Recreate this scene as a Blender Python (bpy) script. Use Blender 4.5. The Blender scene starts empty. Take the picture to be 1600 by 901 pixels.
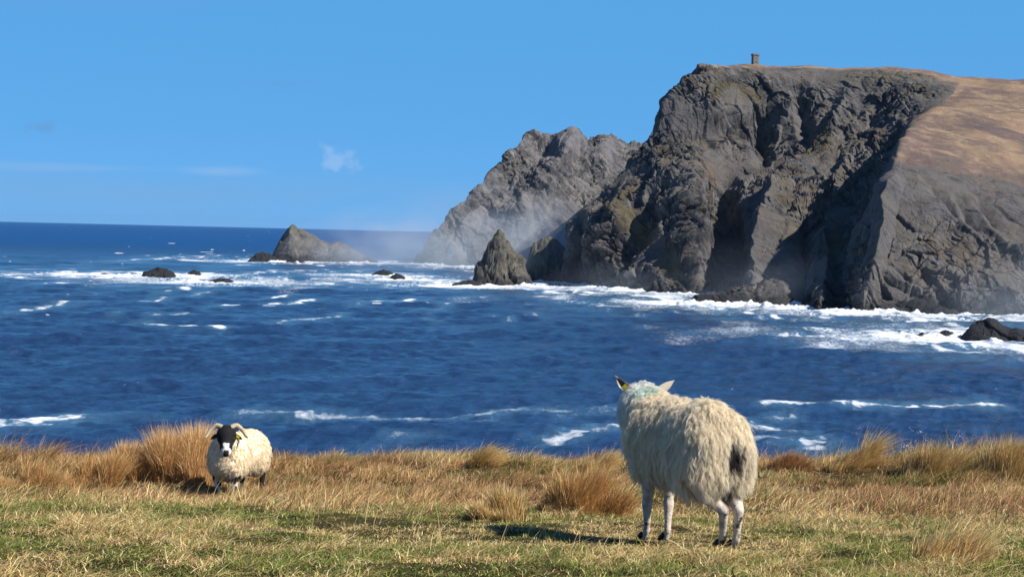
import bpy, math
import numpy as np
from mathutils import Matrix, Vector
R = math.radians
rng = np.random.default_rng(7)
scene = bpy.context.scene
col = scene.collection

# ------------------------------------------------------------------ camera
F, CX, CY = 2400.0, 800.0, 450.5           # focal length and centre in the photograph's pixels
PITCH, ROLL, EYE = R(2.087), R(1.347), 50.0
fwd = np.array([0, math.cos(PITCH), -math.sin(PITCH)])
up0 = np.array([0, math.sin(PITCH), math.cos(PITCH)])
rt0 = np.array([1.0, 0, 0])
rt = rt0 * math.cos(ROLL) + up0 * math.sin(ROLL)
up = up0 * math.cos(ROLL) - rt0 * math.sin(ROLL)
EYEP = np.array([0, 0, EYE])
cam = bpy.data.cameras.new('camera')
cam.sensor_width = 36; cam.lens = 36 * F / 1600
cam.clip_start = 0.1; cam.clip_end = 200000
co = bpy.data.objects.new('camera', cam); col.objects.link(co)
m = Matrix.Identity(4)
for i in range(3):
    m[i][0], m[i][1], m[i][2], m[i][3] = rt[i], up[i], -fwd[i], EYEP[i]
co.matrix_world = m
scene.camera = co

# ------------------------------------------------------------------ sky and sun
SUN_AZ, SUN_EL = R(115), R(42)
world = bpy.data.worlds.new('World'); scene.world = world; world.use_nodes = True
nt = world.node_tree; nn = nt.nodes; ll = nt.links
bg = nn['Background']
sky = nn.new('ShaderNodeTexSky'); sky.sky_type = 'NISHITA'; sky.sun_disc = False
sky.sun_elevation = SUN_EL; sky.sun_rotation = SUN_AZ
sky.air_density = 0.55; sky.dust_density = 0.0; sky.ozone_density = 5.0
hs = nn.new('ShaderNodeHueSaturation'); hs.inputs['Saturation'].default_value = 1.0
ll.new(sky.outputs[0], hs.inputs['Color'])
tn = nn.new('ShaderNodeMix'); tn.data_type = 'RGBA'; tn.blend_type = 'MULTIPLY'; tn.inputs[0].default_value = 1
ll.new(hs.outputs[0], tn.inputs[6]); tn.inputs[7].default_value = (0.47, 0.54, 0.84, 1)
# thin far clouds, laid out by direction
tc = nn.new('ShaderNodeTexCoord')
sx = nn.new('ShaderNodeSeparateXYZ'); ll.new(tc.outputs['Generated'], sx.inputs[0])
def wmath(op, a, b=None, c=None):
    n = nn.new('ShaderNodeMath'); n.operation = op
    for i, v in enumerate((a, b, c)):
        if v is None: continue
        if isinstance(v, (int, float)): n.inputs[i].default_value = v
        else: ll.new(v, n.inputs[i])
    return n.outputs[0]
az = wmath('DIVIDE', sx.outputs[0], wmath('MAXIMUM', sx.outputs[1], 0.05))
el = wmath('DIVIDE', sx.outputs[2], wmath('MAXIMUM', sx.outputs[1], 0.05))
cn = nn.new('ShaderNodeTexNoise'); cn.inputs['Scale'].default_value = 38; cn.inputs['Detail'].default_value = 5
ll.new(tc.outputs['Generated'], cn.inputs['Vector'])
cn3 = nn.new('ShaderNodeTexNoise'); cn3.inputs['Scale'].default_value = 105; cn3.inputs['Detail'].default_value = 4
ll.new(tc.outputs['Generated'], cn3.inputs['Vector'])
mp = nn.new('ShaderNodeMapping'); mp.inputs['Scale'].default_value = (7, 7, 32)
ll.new(tc.outputs['Generated'], mp.inputs[0])
cn2 = nn.new('ShaderNodeTexNoise'); cn2.inputs['Scale'].default_value = 1; cn2.inputs['Detail'].default_value = 5
ll.new(mp.outputs[0], cn2.inputs['Vector'])
def blob(a0, e0, ra, re, noise, ns):
    u = wmath('DIVIDE', wmath('SUBTRACT', az, a0), ra)
    v = wmath('DIVIDE', wmath('SUBTRACT', el, e0), re)
    d = wmath('SQRT', wmath('ADD', wmath('MULTIPLY', u, u), wmath('MULTIPLY', v, v)))
    d = wmath('ADD', d, wmath('MULTIPLY', wmath('SUBTRACT', noise, 0.5), ns))
    mr = nn.new('ShaderNodeMapRange'); mr.interpolation_type = 'SMOOTHSTEP'
    ll.new(d, mr.inputs[0]); mr.inputs[1].default_value = 1.15; mr.inputs[2].default_value = 0.1
    return mr.outputs[0]
def addcol(prev, fac, colr):
    x = nn.new('ShaderNodeMix'); x.data_type = 'RGBA'
    ll.new(fac, x.inputs[0]); ll.new(prev, x.inputs[6]); x.inputs[7].default_value = colr
    return x.outputs[2]
CLOUDS = [  # px, py, radius x, radius y, noise amount, strength, colour
    (526, 250, 30, 22, 3.4, .36, (4.2, 5.6, 7.9, 1)),
    (340, 268, 90, 10, 2.4, .30, (3.4, 5.2, 7.8, 1)),
    (62, 198, 40, 13, 3.0, .40, (1.2, 2.7, 5.0, 1)),
    (440, 131, 60, 8, 2.2, .22, (1.3, 3.0, 5.8, 1)),
    (260, 300, 560, 40, 1.8, .55, (1.75, 3.7, 6.5, 1)),
    (120, 262, 260, 9, 2.6, .35, (2.6, 4.4, 7.0, 1)),
    (180, 2, 330, 22, 2.4, .22, (1.5, 3.2, 6.2, 1)),
]
fl = nn.new('ShaderNodeMix'); fl.data_type = 'RGBA'; fl.inputs[0].default_value = 0.75      # even deep-blue air
ll.new(tn.outputs[2], fl.inputs[6]); fl.inputs[7].default_value = (0.98, 3.95, 7.75, 1)
zr = nn.new('ShaderNodeMapRange'); zr.interpolation_type = 'SMOOTHSTEP'; ll.new(sx.outputs[2], zr.inputs[0])
for i_, v_ in enumerate((0.16, 0.55, 0.75, 0.08)): zr.inputs[i_ + 1].default_value = v_
ll.new(zr.outputs[0], fl.inputs[0]); out = fl.outputs[2]
for px, py, rx, ry, ns, st, cc in CLOUDS:
    u = (px - CX) / F; v = -(py - CY) / F
    d = rt * u + up * v + fwd
    b = blob(d[0] / d[1], d[2] / d[1], rx / F, ry / F, cn3.outputs[0] if rx < 50 else cn2.outputs[0], ns)
    out = addcol(out, wmath('MULTIPLY', b, st), cc)
ll.new(out, bg.inputs[0]); bg.inputs[1].default_value = 0.08

sun = bpy.data.lights.new('sun', 'SUN'); sun.energy = 5.0; sun.angle = R(0.53); sun.color = (1.0, 0.955, 0.88)
so = bpy.data.objects.new('sun', sun); col.objects.link(so)
SDIR = np.array([math.sin(SUN_AZ) * math.cos(SUN_EL), math.cos(SUN_AZ) * math.cos(SUN_EL), math.sin(SUN_EL)])
so.rotation_euler = Vector(SDIR).to_track_quat('Z', 'Y').to_euler()
so.location = (30, -30, 120)
vs = scene.view_settings
vs.view_transform = 'Standard'; vs.look = 'None'; vs.gamma = 1; vs.exposure = 0.50; vs.use_curve_mapping = False
try:
    scene.cycles.volume_bounces = 1; scene.cycles.max_bounces = 8; scene.cycles.diffuse_bounces = 6; scene.cycles.transparent_max_bounces = 8
    scene.cycles.use_denoising = True
except Exception: pass

# ------------------------------------------------------------------ numeric helpers
def W(px, py, D):
    """point at horizontal distance D in front of the camera that is seen at (px, py) of the photograph"""
    d = rt * ((px - CX) / F) + up * (-(py - CY) / F) + fwd
    return EYEP + d * (D / d[1])
def WZ(px, py, z=0.0):
    d = rt * ((px - CX) / F) + up * (-(py - CY) / F) + fwd
    return EYEP + d * ((z - EYE) / d[2])
def PX(P):
    d = P - EYEP
    w = d @ fwd
    return CX + F * (d @ rt) / w, CY - F * (d @ up) / w
def sstep(a, b, x):
    t = np.clip((x - a) / (b - a), 0, 1); return t * t * (3 - 2 * t)
KA, KB, KC = np.uint32(374761393), np.uint32(668265263), np.uint32(2147483647)
def _fin(h):
    h = (h ^ (h >> np.uint32(13))) * np.uint32(1274126177)
    h = (h ^ (h >> np.uint32(16))) * np.uint32(2246822519)
    return h ^ (h >> np.uint32(15))
def _hash(ix, iy, iz, s):
    return _fin(ix.astype(np.uint32) * KA + iy.astype(np.uint32) * KB + iz.astype(np.uint32) * KC + np.uint32((s * 974711 + 1013904223) & 0xffffffff))
def noise(P, s=0):
    """gradient noise in about -1..1 at the points P (N,3)"""
    P = np.asarray(P)
    n = len(P)
    if n > 70000:
        return np.concatenate([noise(P[k:k + 60000], s) for k in range(0, n, 60000)])
    P = P.astype(np.float64)
    fl = np.floor(P); f = (P - fl).astype(np.float32); i = fl.astype(np.int64).astype(np.uint32)
    u = f * f * f * (f * (f * 6 - 15) + 10)
    hx = i[:, 0] * KA + np.uint32((s * 974711 + 1013904223) & 0xffffffff); hy = i[:, 1] * KB; hz = i[:, 2] * KC
    flat = bool((P[:, 2] == 0).all())
    r = np.zeros(n, np.float32); M = np.uint32(1023); S = np.float32(1 / 511.5)
    for dx in (0, 1):
        wx = u[:, 0] if dx else 1 - u[:, 0]; fx = f[:, 0] - dx; hxx = hx + KA if dx else hx
        for dy in (0, 1):
            wxy = wx * (u[:, 1] if dy else 1 - u[:, 1]); fy = f[:, 1] - dy; hxy = hxx + (hy + KB if dy else hy)
            for dz in ((0,) if flat else (0, 1)):
                w = wxy if flat else wxy * (u[:, 2] if dz else 1 - u[:, 2])
                h = _fin(hxy + (hz + KC if dz else hz))
                g = ((h & M) * S - 1) * fx + (((h >> np.uint32(10)) & M) * S - 1) * fy
                if not flat: g = g + (((h >> np.uint32(20)) & M) * S - 1) * (f[:, 2] - dz)
                r += w * g.astype(np.float32)
    return r * 1.3
def fbm(P, oct=4, s=0, gain=0.5, ridge=False):
    a, r = 1.0, 0
    for k in range(oct):
        n = noise(P * (2.03 ** k) + 17.3 * k, s + k)
        r = r + a * ((1 - 2 * np.abs(n)) if ridge else n); a *= gain
    return r
def facets(P, s=0, tilt=1.0):
    """blocky broken rock: every Voronoi cell is a tilted plate at its own depth; second value is 0 at the cracks"""
    if len(P) > 70000:
        r = [facets(P[k:k + 60000], s, tilt) for k in range(0, len(P), 60000)]
        return np.concatenate([a[0] for a in r]), np.concatenate([a[1] for a in r])
    i = np.floor(P).astype(np.int64)
    b1 = np.full(len(P), 9.); b2 = np.full(len(P), 9.); val = np.zeros(len(P))
    for dx in (-1, 0, 1):
        for dy in (-1, 0, 1):
            for dz in (-1, 0, 1):
                c = i + (dx, dy, dz)
                h = _hash(c[:, 0], c[:, 1], c[:, 2], s)
                q = np.stack([(h & 1023) / 1023., ((h >> 10) & 1023) / 1023., ((h >> 20) & 1023) / 1023.], 1)
                v = P - c - q
                d = (v * v).sum(1)
                h2 = _hash(c[:, 2], c[:, 0], c[:, 1], s + 91)
                t = (((h2 & 1023) / 511.5 - 1) * v[:, 0] + (((h2 >> 10) & 1023) / 511.5 - 1) * v[:, 1] + (((h2 >> 20) & 1023) / 511.5 - 1) * v[:, 2]) * tilt \
                    + ((h2 & 255) / 127.5 - 1) * 0.5
                n1 = d < b1
                b2 = np.where(n1, b1, np.minimum(b2, d)); val = np.where(n1, t, val); b1 = np.where(n1, d, b1)
    return val, np.sqrt(b2) - np.sqrt(b1)

def link(name, data, parent=None):
    o = bpy.data.objects.new(name, data); col.objects.link(o)
    if parent is not None: o.parent = parent
    return o
def tag(o, label=None, cat=None, group=None, kind=None):
    if label: o['label'] = label
    if cat: o['category'] = cat
    if group: o['group'] = group
    if kind: o['kind'] = kind
    return o
def mesh(name, V, polys, mat=None, parent=None, smooth=False, attrs=None, loopcounts=None):
    """polys: (N,k) array of vertex indices, or flat array with loopcounts"""
    me = bpy.data.meshes.new(name)
    V = np.asarray(V, np.float32)
    me.vertices.add(len(V)); me.vertices.foreach_set('co', V.ravel())
    if loopcounts is None:
        polys = np.asarray(polys, np.int32)
        lc = np.full(len(polys), polys.shape[1], np.int32); flat = polys.ravel()
    else:
        lc = np.asarray(loopcounts, np.int32); flat = np.asarray(polys, np.int32)
    me.loops.add(len(flat)); me.loops.foreach_set('vertex_index', flat)
    me.polygons.add(len(lc))
    st = np.zeros(len(lc), np.int32); st[1:] = np.cumsum(lc)[:-1]
    me.polygons.foreach_set('loop_start', st)
    me.update(calc_edges=True)
    me.polygons.foreach_set('use_smooth', np.full(len(lc), smooth, bool))
    for k, a in (attrs or {}).items():
        a = np.asarray(a, np.float32)
        if a.ndim == 1:
            at = me.attributes.new(k, 'FLOAT', 'POINT'); at.data.foreach_set('value', a)
        else:
            if a.shape[1] == 3: a = np.concatenate([a, np.ones((len(a), 1), np.float32)], 1)
            at = me.attributes.new(k, 'FLOAT_COLOR', 'POINT'); at.data.foreach_set('color', a.ravel())
    if mat: me.materials.append(mat)
    return link(name, me, parent)
def gridfaces(nr, nc, flip=False):
    a = (np.arange(nr - 1)[:, None] * nc + np.arange(nc - 1)[None, :]).ravel()
    q = np.stack([a, a + 1, a + nc + 1, a + nc], 1)
    return q[:, ::-1] if flip else q

class Mat:
    def __init__(s, name):
        s.m = bpy.data.materials.new(name); s.m.use_nodes = True
        s.t = s.m.node_tree; s.n = s.t.nodes; s.b = s.n['Principled BSDF']; s.out = s.n['Material Output']
        s.tc = s.n.new('ShaderNodeTexCoord')
    def lk(s, a, b): s.t.links.new(a, b)
    def inp(s, sock, v):
        if isinstance(v, (int, float)): sock.default_value = v
        elif isinstance(v, (tuple, list)): sock.default_value = tuple(v) + ((1,) if len(v) == 3 and sock.type == 'RGBA' else ())
        else: s.lk(v, sock)
    def noise(s, scale, detail=4, rough=.55, vec=None, dist=0.0, sc=None):
        n = s.n.new('ShaderNodeTexNoise'); n.inputs['Scale'].default_value = scale; n.inputs['Detail'].default_value = detail
        n.inputs['Roughness'].default_value = rough; n.inputs['Distortion'].default_value = dist
        v = vec or s.tc.outputs['Object']
        if sc:
            mp = s.n.new('ShaderNodeMapping'); mp.inputs['Scale'].default_value = sc; s.lk(v, mp.inputs[0]); v = mp.outputs[0]
        s.lk(v, n.inputs['Vector']); return n.outputs[0]
    def ramp(s, v, a, b, lo=0., hi=1.):
        n = s.n.new('ShaderNodeMapRange'); n.interpolation_type = 'SMOOTHSTEP'
        s.lk(v, n.inputs[0])
        for i, x in enumerate((a, b, lo, hi)): n.inputs[i + 1].default_value = x
        return n.outputs[0]
    def math(s, op, a, b=0.0):
        n = s.n.new('ShaderNodeMath'); n.operation = op; s.inp(n.inputs[0], a); s.inp(n.inputs[1], b); return n.outputs[0]
    def mix(s, f, a, b, mode='MIX'):
        n = s.n.new('ShaderNodeMix'); n.data_type = 'RGBA'; n.blend_type = mode
        s.inp(n.inputs[0], f); s.inp(n.inputs[6], a); s.inp(n.inputs[7], b); return n.outputs[2]
    def attr(s, name, fac=True):
        n = s.n.new('ShaderNodeAttribute'); n.attribute_name = name; return n.outputs['Fac' if fac else 'Color']
    def bump(s, h, strength, dist, normal=None):
        n = s.n.new('ShaderNodeBump'); n.inputs['Strength'].default_value = strength; n.inputs['Distance'].default_value = dist
        s.lk(h, n.inputs['Height'])
        if normal: s.lk(normal, n.inputs['Normal'])
        return n.outputs[0]
    def set(s, **k):
        for a, v in k.items(): s.inp(s.b.inputs[a.replace('_', ' ')], v)
        return s
# ------------------------------------------------------------------ rock and headland materials
def rock_mat(name, dark, mid, light, veg=(0.085, 0.075, 0.03), lightamt=.6, hs=1.0, grass=False, vegz=(.42, .68)):
    a = Mat(name)
    geo = a.n.new('ShaderNodeNewGeometry')
    sp = a.n.new('ShaderNodeSeparateXYZ'); a.lk(geo.outputs['Normal'], sp.inputs[0])
    so_ = a.n.new('ShaderNodeSeparateXYZ'); a.lk(a.tc.outputs['Object'], so_.inputs[0])
    n1 = a.noise(.012 * hs, 6, .62, dist=.6); n2 = a.noise(.09 * hs, 6, .65, sc=(1, 1, .55)); n3 = a.noise(.5 * hs, 4, .6)
    c = a.mix(a.ramp(n2, .36, .62), dark, mid)
    c = a.mix(a.math('MULTIPLY', a.ramp(n1, .46, .66), .55), c, light)
    mpr = a.n.new('ShaderNodeMapping'); mpr.inputs['Rotation'].default_value = (0, R(38), 0); a.lk(a.tc.outputs['Object'], mpr.inputs[0])
    bed = a.noise(.16 * hs, 5, .65, vec=mpr.outputs[0], sc=(1, .5, .13))
    c = a.mix(a.math('MULTIPLY', a.ramp(bed, .52, .66), .45), c, tuple(x * 1.15 for x in light)); c = a.mix(a.math('MULTIPLY', a.ramp(bed, .46, .36), .55), c, dark)
    f = a.math('MULTIPLY', a.ramp(n3, .56, .74), a.ramp(n2, .42, .62))
    c = a.mix(a.math('MULTIPLY', f, lightamt), c, tuple(x * 1.9 for x in light))
    # thin pale quartz seams and lichen flecks
    fl = a.ramp(a.noise(.26 * hs, 6, .75, sc=(1, 1, 1.6)), .60, .67)
    c = a.mix(a.math('MULTIPLY', fl, .55 * lightamt), c, tuple(x * 2.4 for x in light))
    vg = a.math('MULTIPLY', a.ramp(sp.outputs[2], *vegz), a.ramp(a.noise(.03 * hs, 5, .6), .40, .56))
    vg = a.math('MULTIPLY', vg, a.ramp(so_.outputs[2], 14, 34))
    c = a.mix(a.math('MULTIPLY', vg, .6), c, veg)
    if grass:
        c = a.mix(a.math('MULTIPLY', a.attr('veg'), a.ramp(n2, .25, .55, .55, .95)), c, a.mix(a.ramp(n1, .42, .58), (.115, .092, .048), (.125, .098, .078)))
    if grass or hs == .8:
        c = a.mix(a.math('MULTIPLY', a.attr('scree'), a.ramp(n2, .3, .6, .25, .75)), c, a.mix(a.ramp(n1, .4, .6), tuple(x * 1.42 for x in mid), tuple(x * 1.1 for x in mid)))
    # wave-washed black zone just above the water
    wet = a.ramp(a.math('ADD', so_.outputs[2], a.math('MULTIPLY', n2, 10)), 19, 9)
    c = a.mix(a.math('MULTIPLY', wet, .75), c, (.022, .024, .028))
    if grass:
        g = a.attr('heath')
        h1 = a.noise(.010, 6, .6, dist=.5); h2 = a.noise(.06, 5, .65); h3 = a.noise(.35, 4, .6)
        gc = a.mix(a.ramp(h1, .40, .56), (.30, .205, .130), (.17, .118, .095))
        gc = a.mix(a.math('MULTIPLY', a.ramp(h2, .46, .66), .65), gc, (.42, .30, .18))
        gc = a.mix(a.math('MULTIPLY', a.ramp(a.noise(.02, 5, .6, sc=(1, .6, 1)), .55, .66), .7), gc, (.135, .092, .076))
        gc = a.mix(a.math('MULTIPLY', a.ramp(h3, .68, .74), .6), gc, (.40, .37, .33))
        gc = a.mix(a.math('MULTIPLY', a.attr('moor'), .85), gc, a.mix(a.ramp(h2, .4, .6), (.120, .085, .082), (.165, .118, .105)))
        gc = a.mix(a.ramp(g, .5, .95), (.135, .105, .088), gc)
        c = a.mix(a.ramp(a.math('ADD', g, a.math('MULTIPLY', a.math('SUBTRACT', a.noise(.05, 7, .75), .5), 2.6)), .40, .60), c, gc)
    a.set(Base_Color=c, Roughness=.85, Specular_IOR_Level=.25)
    bh = a.math('ADD', a.noise(.35 * hs, 6, .7), a.math('MULTIPLY', a.noise(1.1 * hs, 5, .7), .5))
    a.set(Normal=a.bump(bh, 1.0, 2.3 / hs))
    return a.m
M_cliff = rock_mat('dark_cliff_rock', (.024, .025, .031), (.100, .093, .091), (.195, .178, .165), veg=(.115, .095, .055), lightamt=.85, grass=True)
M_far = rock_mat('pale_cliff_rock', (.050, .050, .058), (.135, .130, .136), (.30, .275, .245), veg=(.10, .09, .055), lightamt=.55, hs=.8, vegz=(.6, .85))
M_stack = rock_mat('stack_rock', (.050, .048, .046), (.115, .105, .088), (.17, .155, .12), veg=(.12, .10, .045), lightamt=.5, hs=1.6)
M_islet = rock_mat('islet_rock', (.06, .06, .065), (.135, .13, .13), (.21, .20, .185), veg=(.12, .10, .05), lightamt=.5, hs=1.0)
M_wet = rock_mat('wet_black_rock', (.012, .013, .016), (.03, .031, .035), (.05, .05, .052), lightamt=.2, hs=3.0, vegz=(2, 3))

# ------------------------------------------------------------------ headlands: a net of surveyed points, refined and broken up
def catmull(C, t):
    """C (n,...) control values, t parameter 0..n-1"""
    n = len(C); i = np.clip(np.floor(t).astype(int), 0, n - 2); f = (t - i)[(...,) + (None,) * (C.ndim - 1)]
    p0 = C[np.clip(i - 1, 0, n - 1)]; p1 = C[i]; p2 = C[i + 1]; p3 = C[np.clip(i + 2, 0, n - 1)]
    # tamed tangents keep the surface from overshooting
    m1 = (p2 - p0) * .42; m2 = (p3 - p1) * .42
    f2 = f * f; f3 = f2 * f
    return (2 * f3 - 3 * f2 + 1) * p1 + (f3 - 2 * f2 + f) * m1 + (-2 * f3 + 3 * f2) * p2 + (f3 - f2) * m2
def loft(name, net, nu, nv, mat, amp, heath=None, seed=0, uw=None, patches=(), grooves=(), moors=()):
    C = np.array(net)                               # (cols, rows, 3)
    nc, nr = C.shape[:2]
    w = np.ones(nc - 1) if uw is None else np.array(uw, float)
    cum = np.concatenate([[0], np.cumsum(w)]); s = np.linspace(0, cum[-1], nu)
    tu = np.interp(s, cum, np.arange(nc)); tv = np.linspace(0, nr - 1, nv)
    A = catmull(C, tu)                              # nu, nr, 3
    B = catmull(np.swapaxes(A, 0, 1), tv)           # nv, nu, 3
    du = np.gradient(B, axis=1); dv = np.gradient(B, axis=0)
    N = np.cross(du, dv); N /= np.linalg.norm(N, axis=2, keepdims=True) + 1e-9
    # blur the normals so the displaced rock does not fold over itself
    for _ in range(10):
        N[1:-1] = (N[:-2] + 2 * N[1:-1] + N[2:]) / 4; N[:, 1:-1] = (N[:, :-2] + 2 * N[:, 1:-1] + N[:, 2:]) / 4
    N /= np.linalg.norm(N, axis=2, keepdims=True) + 1e-9
    P = B.reshape(-1, 3); Nn = N.reshape(-1, 3)
    row = np.repeat(tv, nu); uu = np.tile(tu, nv)
    hm = np.zeros(len(P))
    if heath is not None:
        gs = np.interp(uu, np.arange(nc), heath)
        hm = np.clip((row - gs + fbm(P / 38, 4, seed + 40) * (.2 + .45 * sstep(10, 12, uu))) * (1.8 - 1.0 * sstep(10.5, 11.5, uu)) + .5, 0, 1)
    q = P + 5 * np.stack([noise(P / 45, seed + 50 + k) for k in range(3)], 1)
    dip = np.array([[.87, .1, .5], [-.1, 1, 0.05], [-.5, 0, .87]])     # bedding tilts
    qd = q @ dip.T
    f0, e0 = facets(qd / (55, 55, 85), seed + 4)
    f1, e1 = facets(qd / (27, 30, 52), seed + 1); f2, e2 = facets(qd / (11, 11, 19), seed + 2); f3, e3 = facets(qd / (5, 5, 7), seed + 3)
    rough = .27 + .95 * sstep(-.22, .30, noise(P / 62, seed + 60) + .3 * noise(P / 20, seed + 61))
    vg = np.zeros(len(P))
    if patches:
        px, py = PX(P)
        px = px + 9 * noise(P / 16, seed + 70) + 4 * noise(P / 5, seed + 71); py = py + 9 * noise(P / 16, seed + 72) + 4 * noise(P / 5, seed + 73)
        for cx, cy, rx, ry, an, s_ in patches:
            c_, n_ = math.cos(R(an)), math.sin(R(an)); ax, ay = px - cx, py - cy
            vg = np.maximum(vg, s_ * sstep(1.25, .7, np.hypot((ax * c_ + ay * n_) / rx, (-ax * n_ + ay * c_) / ry)))
    scree = 1 - sstep(.25, .75, rough + .35 * noise(P / 9, seed + 62))
    if heath is not None:
        fr = sstep(gs - 1.7, gs - .5, row + .5 * noise(P / 25, seed + 63)) * sstep(10.5, 11.6, uu); rough = rough * (1 - .7 * fr); scree = np.maximum(scree, fr)
    rough = rough * (1 - .72 * vg)
    grv = np.zeros(len(P)); moor = np.zeros(len(P))
    if moors:
        mx_, my_ = PX(P); mx_ = mx_ + 16 * noise(P / 60, seed + 90) + 6 * noise(P / 18, seed + 91); my_ = my_ + 7 * noise(P / 60, seed + 92) + 4 * noise(P / 18, seed + 93)
        for cx, cy, rx, ry, an, s_ in moors:
            c_, n_ = math.cos(R(an)), math.sin(R(an)); ax, ay = mx_ - cx, my_ - cy
            moor = np.maximum(moor, s_ * sstep(1.3, .75, np.hypot((ax * c_ + ay * n_) / rx, (-ax * n_ + ay * c_) / ry)))
    if grooves:
        px, py = PX(P); px = px + 7 * noise(P / 30, seed + 75) + 3 * noise(P / 9, seed + 76); py = py + 6 * noise(P / 30, seed + 77)
        for ax_, ay_, bx_, by_, w_, dp in grooves:
            ux_, uy_ = bx_ - ax_, by_ - ay_; t_ = ((px - ax_) * ux_ + (py - ay_) * uy_) / (ux_ ** 2 + uy_ ** 2)
            tc_ = np.clip(t_, 0, 1); dd_ = np.hypot(px - ax_ - tc_ * ux_, py - ay_ - tc_ * uy_)
            grv -= dp * np.maximum(0, 1 - dd_ / w_) ** 1.1 * np.sin(np.pi * np.clip(.12 + .80 * tc_, 0, 1)) ** .6
    saw = (qd[:, 2] / 13 + .55 * noise(P / 40, seed + 80)) % 1.0; saw2 = (qd[:, 2] / 4.6 + .4 * noise(P / 17, seed + 81)) % 1.0
    gul = fbm(q / (24, 24, 130), 4, seed + 83, ridge=True)
    d = fbm(P / 80, 3, seed + 5) * 6 + (f0 * 5.0 + f1 * 3.6) * (.5 + .5 * rough) + (gul - .7) * 2.0 * (.3 + rough) + grv + rough * (sstep(.0, .8, saw) * 2.6 + saw2 * .3)
    dg = d.reshape(nv, nu).copy(); dg[1:-1] = (dg[:-2] + 2 * dg[1:-1] + dg[2:]) / 4; dg[:, 1:-1] = (dg[:, :-2] + 2 * dg[:, 1:-1] + dg[:, 2:]) / 4; d = dg.ravel()
    d += rough * (f2 * 2.4 + f3 * 1.3 + fbm(P / 4, 2, seed + 12) * .25 + (fbm(qd / (9, 9, 60), 2, seed + 8, ridge=True) - .5) * .7)
    d -= rough * (2.2 * (1 - sstep(0, .10, e1)) + 1.1 * (1 - sstep(0, .12, e2)))
    if heath is None: d = d * (1 - .55 * sstep(6.4, 7.6, row))
    if heath is not None: d = d * (1 - .68 * sstep(gs - 1.1, gs - .25, row))
    soft = fbm(P / 60, 3, seed + 20) * 3.0 + fbm(P / 14, 3, seed + 22) * .7
    d = d * (1 - sstep(.35, .7, hm)) + soft * sstep(.35, .7, hm)
    P = P + Nn * (d * amp)[:, None]
    o = mesh(name, P, gridfaces(nv, nu), mat, attrs={'heath': hm, 'veg': vg, 'scree': scree, 'moor': moor})
    tag(o, kind='structure')
    return o, B
def colm(px_py_D, water, back_dy=420, drop=1.0, sky_fall=0):
    """one column of the net: under water, waterline, the seen points, then away behind"""
    wl = WZ(*water)
    pts = [wl + (0, -6, -14), wl]
    for a in px_py_D: pts.append(W(*a))
    last = pts[-1]
    pts.append(last + (0, back_dy, -22 * drop)); pts.append(last + (0, back_dy * 2.2, -90 * drop))
    return pts
H = []
H.append([p + (120, 330, 0) for p in colm([(900,400,1560),(925,345,1580),(985,295,1600),(1035,220,1620),(1050,170,1640),(1092,122,1660),(1105,110,1690)], (900,437))])
H.append([p + (30, 120, 0) for p in colm([(892,400,1560),(900,345,1570),(968,295,1590),(1020,220,1610),(1040,170,1620),(1080,122,1640),(1092,110,1665)], (880,437))])
H.append(colm([(884,400,1525),(893,348,1540),(950,298,1570),(1012,225,1595),(1034,165,1605),(1076,121,1615),(1090,107,1640)], (868,441)))
H.append(colm([(925,395,1490),(930,342,1505),(975,290,1535),(1030,220,1572),(1052,160,1592),(1090,117,1602),(1104,106,1650)], (925,446)))
H.append(colm([(985,400,1448),(1000,340,1470),(1022,278,1515),(1056,215,1568),(1072,158,1594),(1104,116,1606),(1120,106,1680)], (985,453)))
H.append(colm([(1068,400,1400),(1062,335,1440),(1078,268,1500),(1092,215,1572),(1104,160,1596),(1125,117,1614),(1140,106,1710)], (1085,459)))
H.append(colm([(1128,400,1405),(1128,335,1470),(1138,268,1522),(1148,222,1600),(1158,160,1622),(1166,117,1640),(1184,107,1740)], (1132,461)))
H.append(colm([(1190,430,1290),(1185,350,1400),(1190,270,1510),(1200,222,1604),(1205,160,1640),(1212,118,1655),(1232,107,1750)], (1195,474)))
H.append(colm([(1250,425,1230),(1245,345,1350),(1255,270,1480),(1265,218,1575),(1275,160,1640),(1288,118,1668),(1305,110,1765)], (1260,482)))
H.append(colm([(1300,430,1215),(1295,355,1330),(1312,285,1440),(1345,225,1530),(1375,168,1600),(1388,119,1640),(1398,113,1770)], (1315,486)))
H.append(colm([(1318,431,1190),(1322,360,1285),(1345,290,1385),(1380,228,1490),(1412,165,1560),(1444,129,1625),(1450,117,1770)], (1327,487)))
H.append(colm([(1328,432,1165),(1338,362,1240),(1368,295,1330),(1398,232,1440),(1430,178,1510),(1484,149,1575),(1490,121,1755)], (1333,488)))
H.append(colm([(1338,430,1094),(1346,368,1130),(1376,300,1185),(1396,243,1235),(1425,198,1350),(1492,153,1560),(1520,124,1750)], (1345,489)))
H.append(colm([(1385,430,1085),(1388,370,1115),(1402,312,1155),(1415,256,1212),(1452,208,1335),(1518,155,1545),(1555,126,1745)], (1385,490)))
H.append(colm([(1450,432,1085),(1452,375,1110),(1456,318,1150),(1462,268,1205),(1500,218,1325),(1560,160,1535),(1595,128,1740)], (1445,491)))
H.append(colm([(1520,432,1085),(1522,380,1115),(1528,328,1155),(1536,285,1205),(1570,228,1325),(1620,166,1530),(1650,131,1740)], (1520,492)))
H.append(colm([(1600,436,1085),(1605,390,1115),(1612,345,1160),(1625,300,1215),(1650,240,1330),(1690,172,1530),(1720,134,1740)], (1605,493)))
H.append(colm([(1700,440,1085),(1710,395,1115),(1720,350,1160),(1735,305,1225),(1760,245,1340),(1800,180,1530),(1830,140,1740)], (1700,495)))
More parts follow.
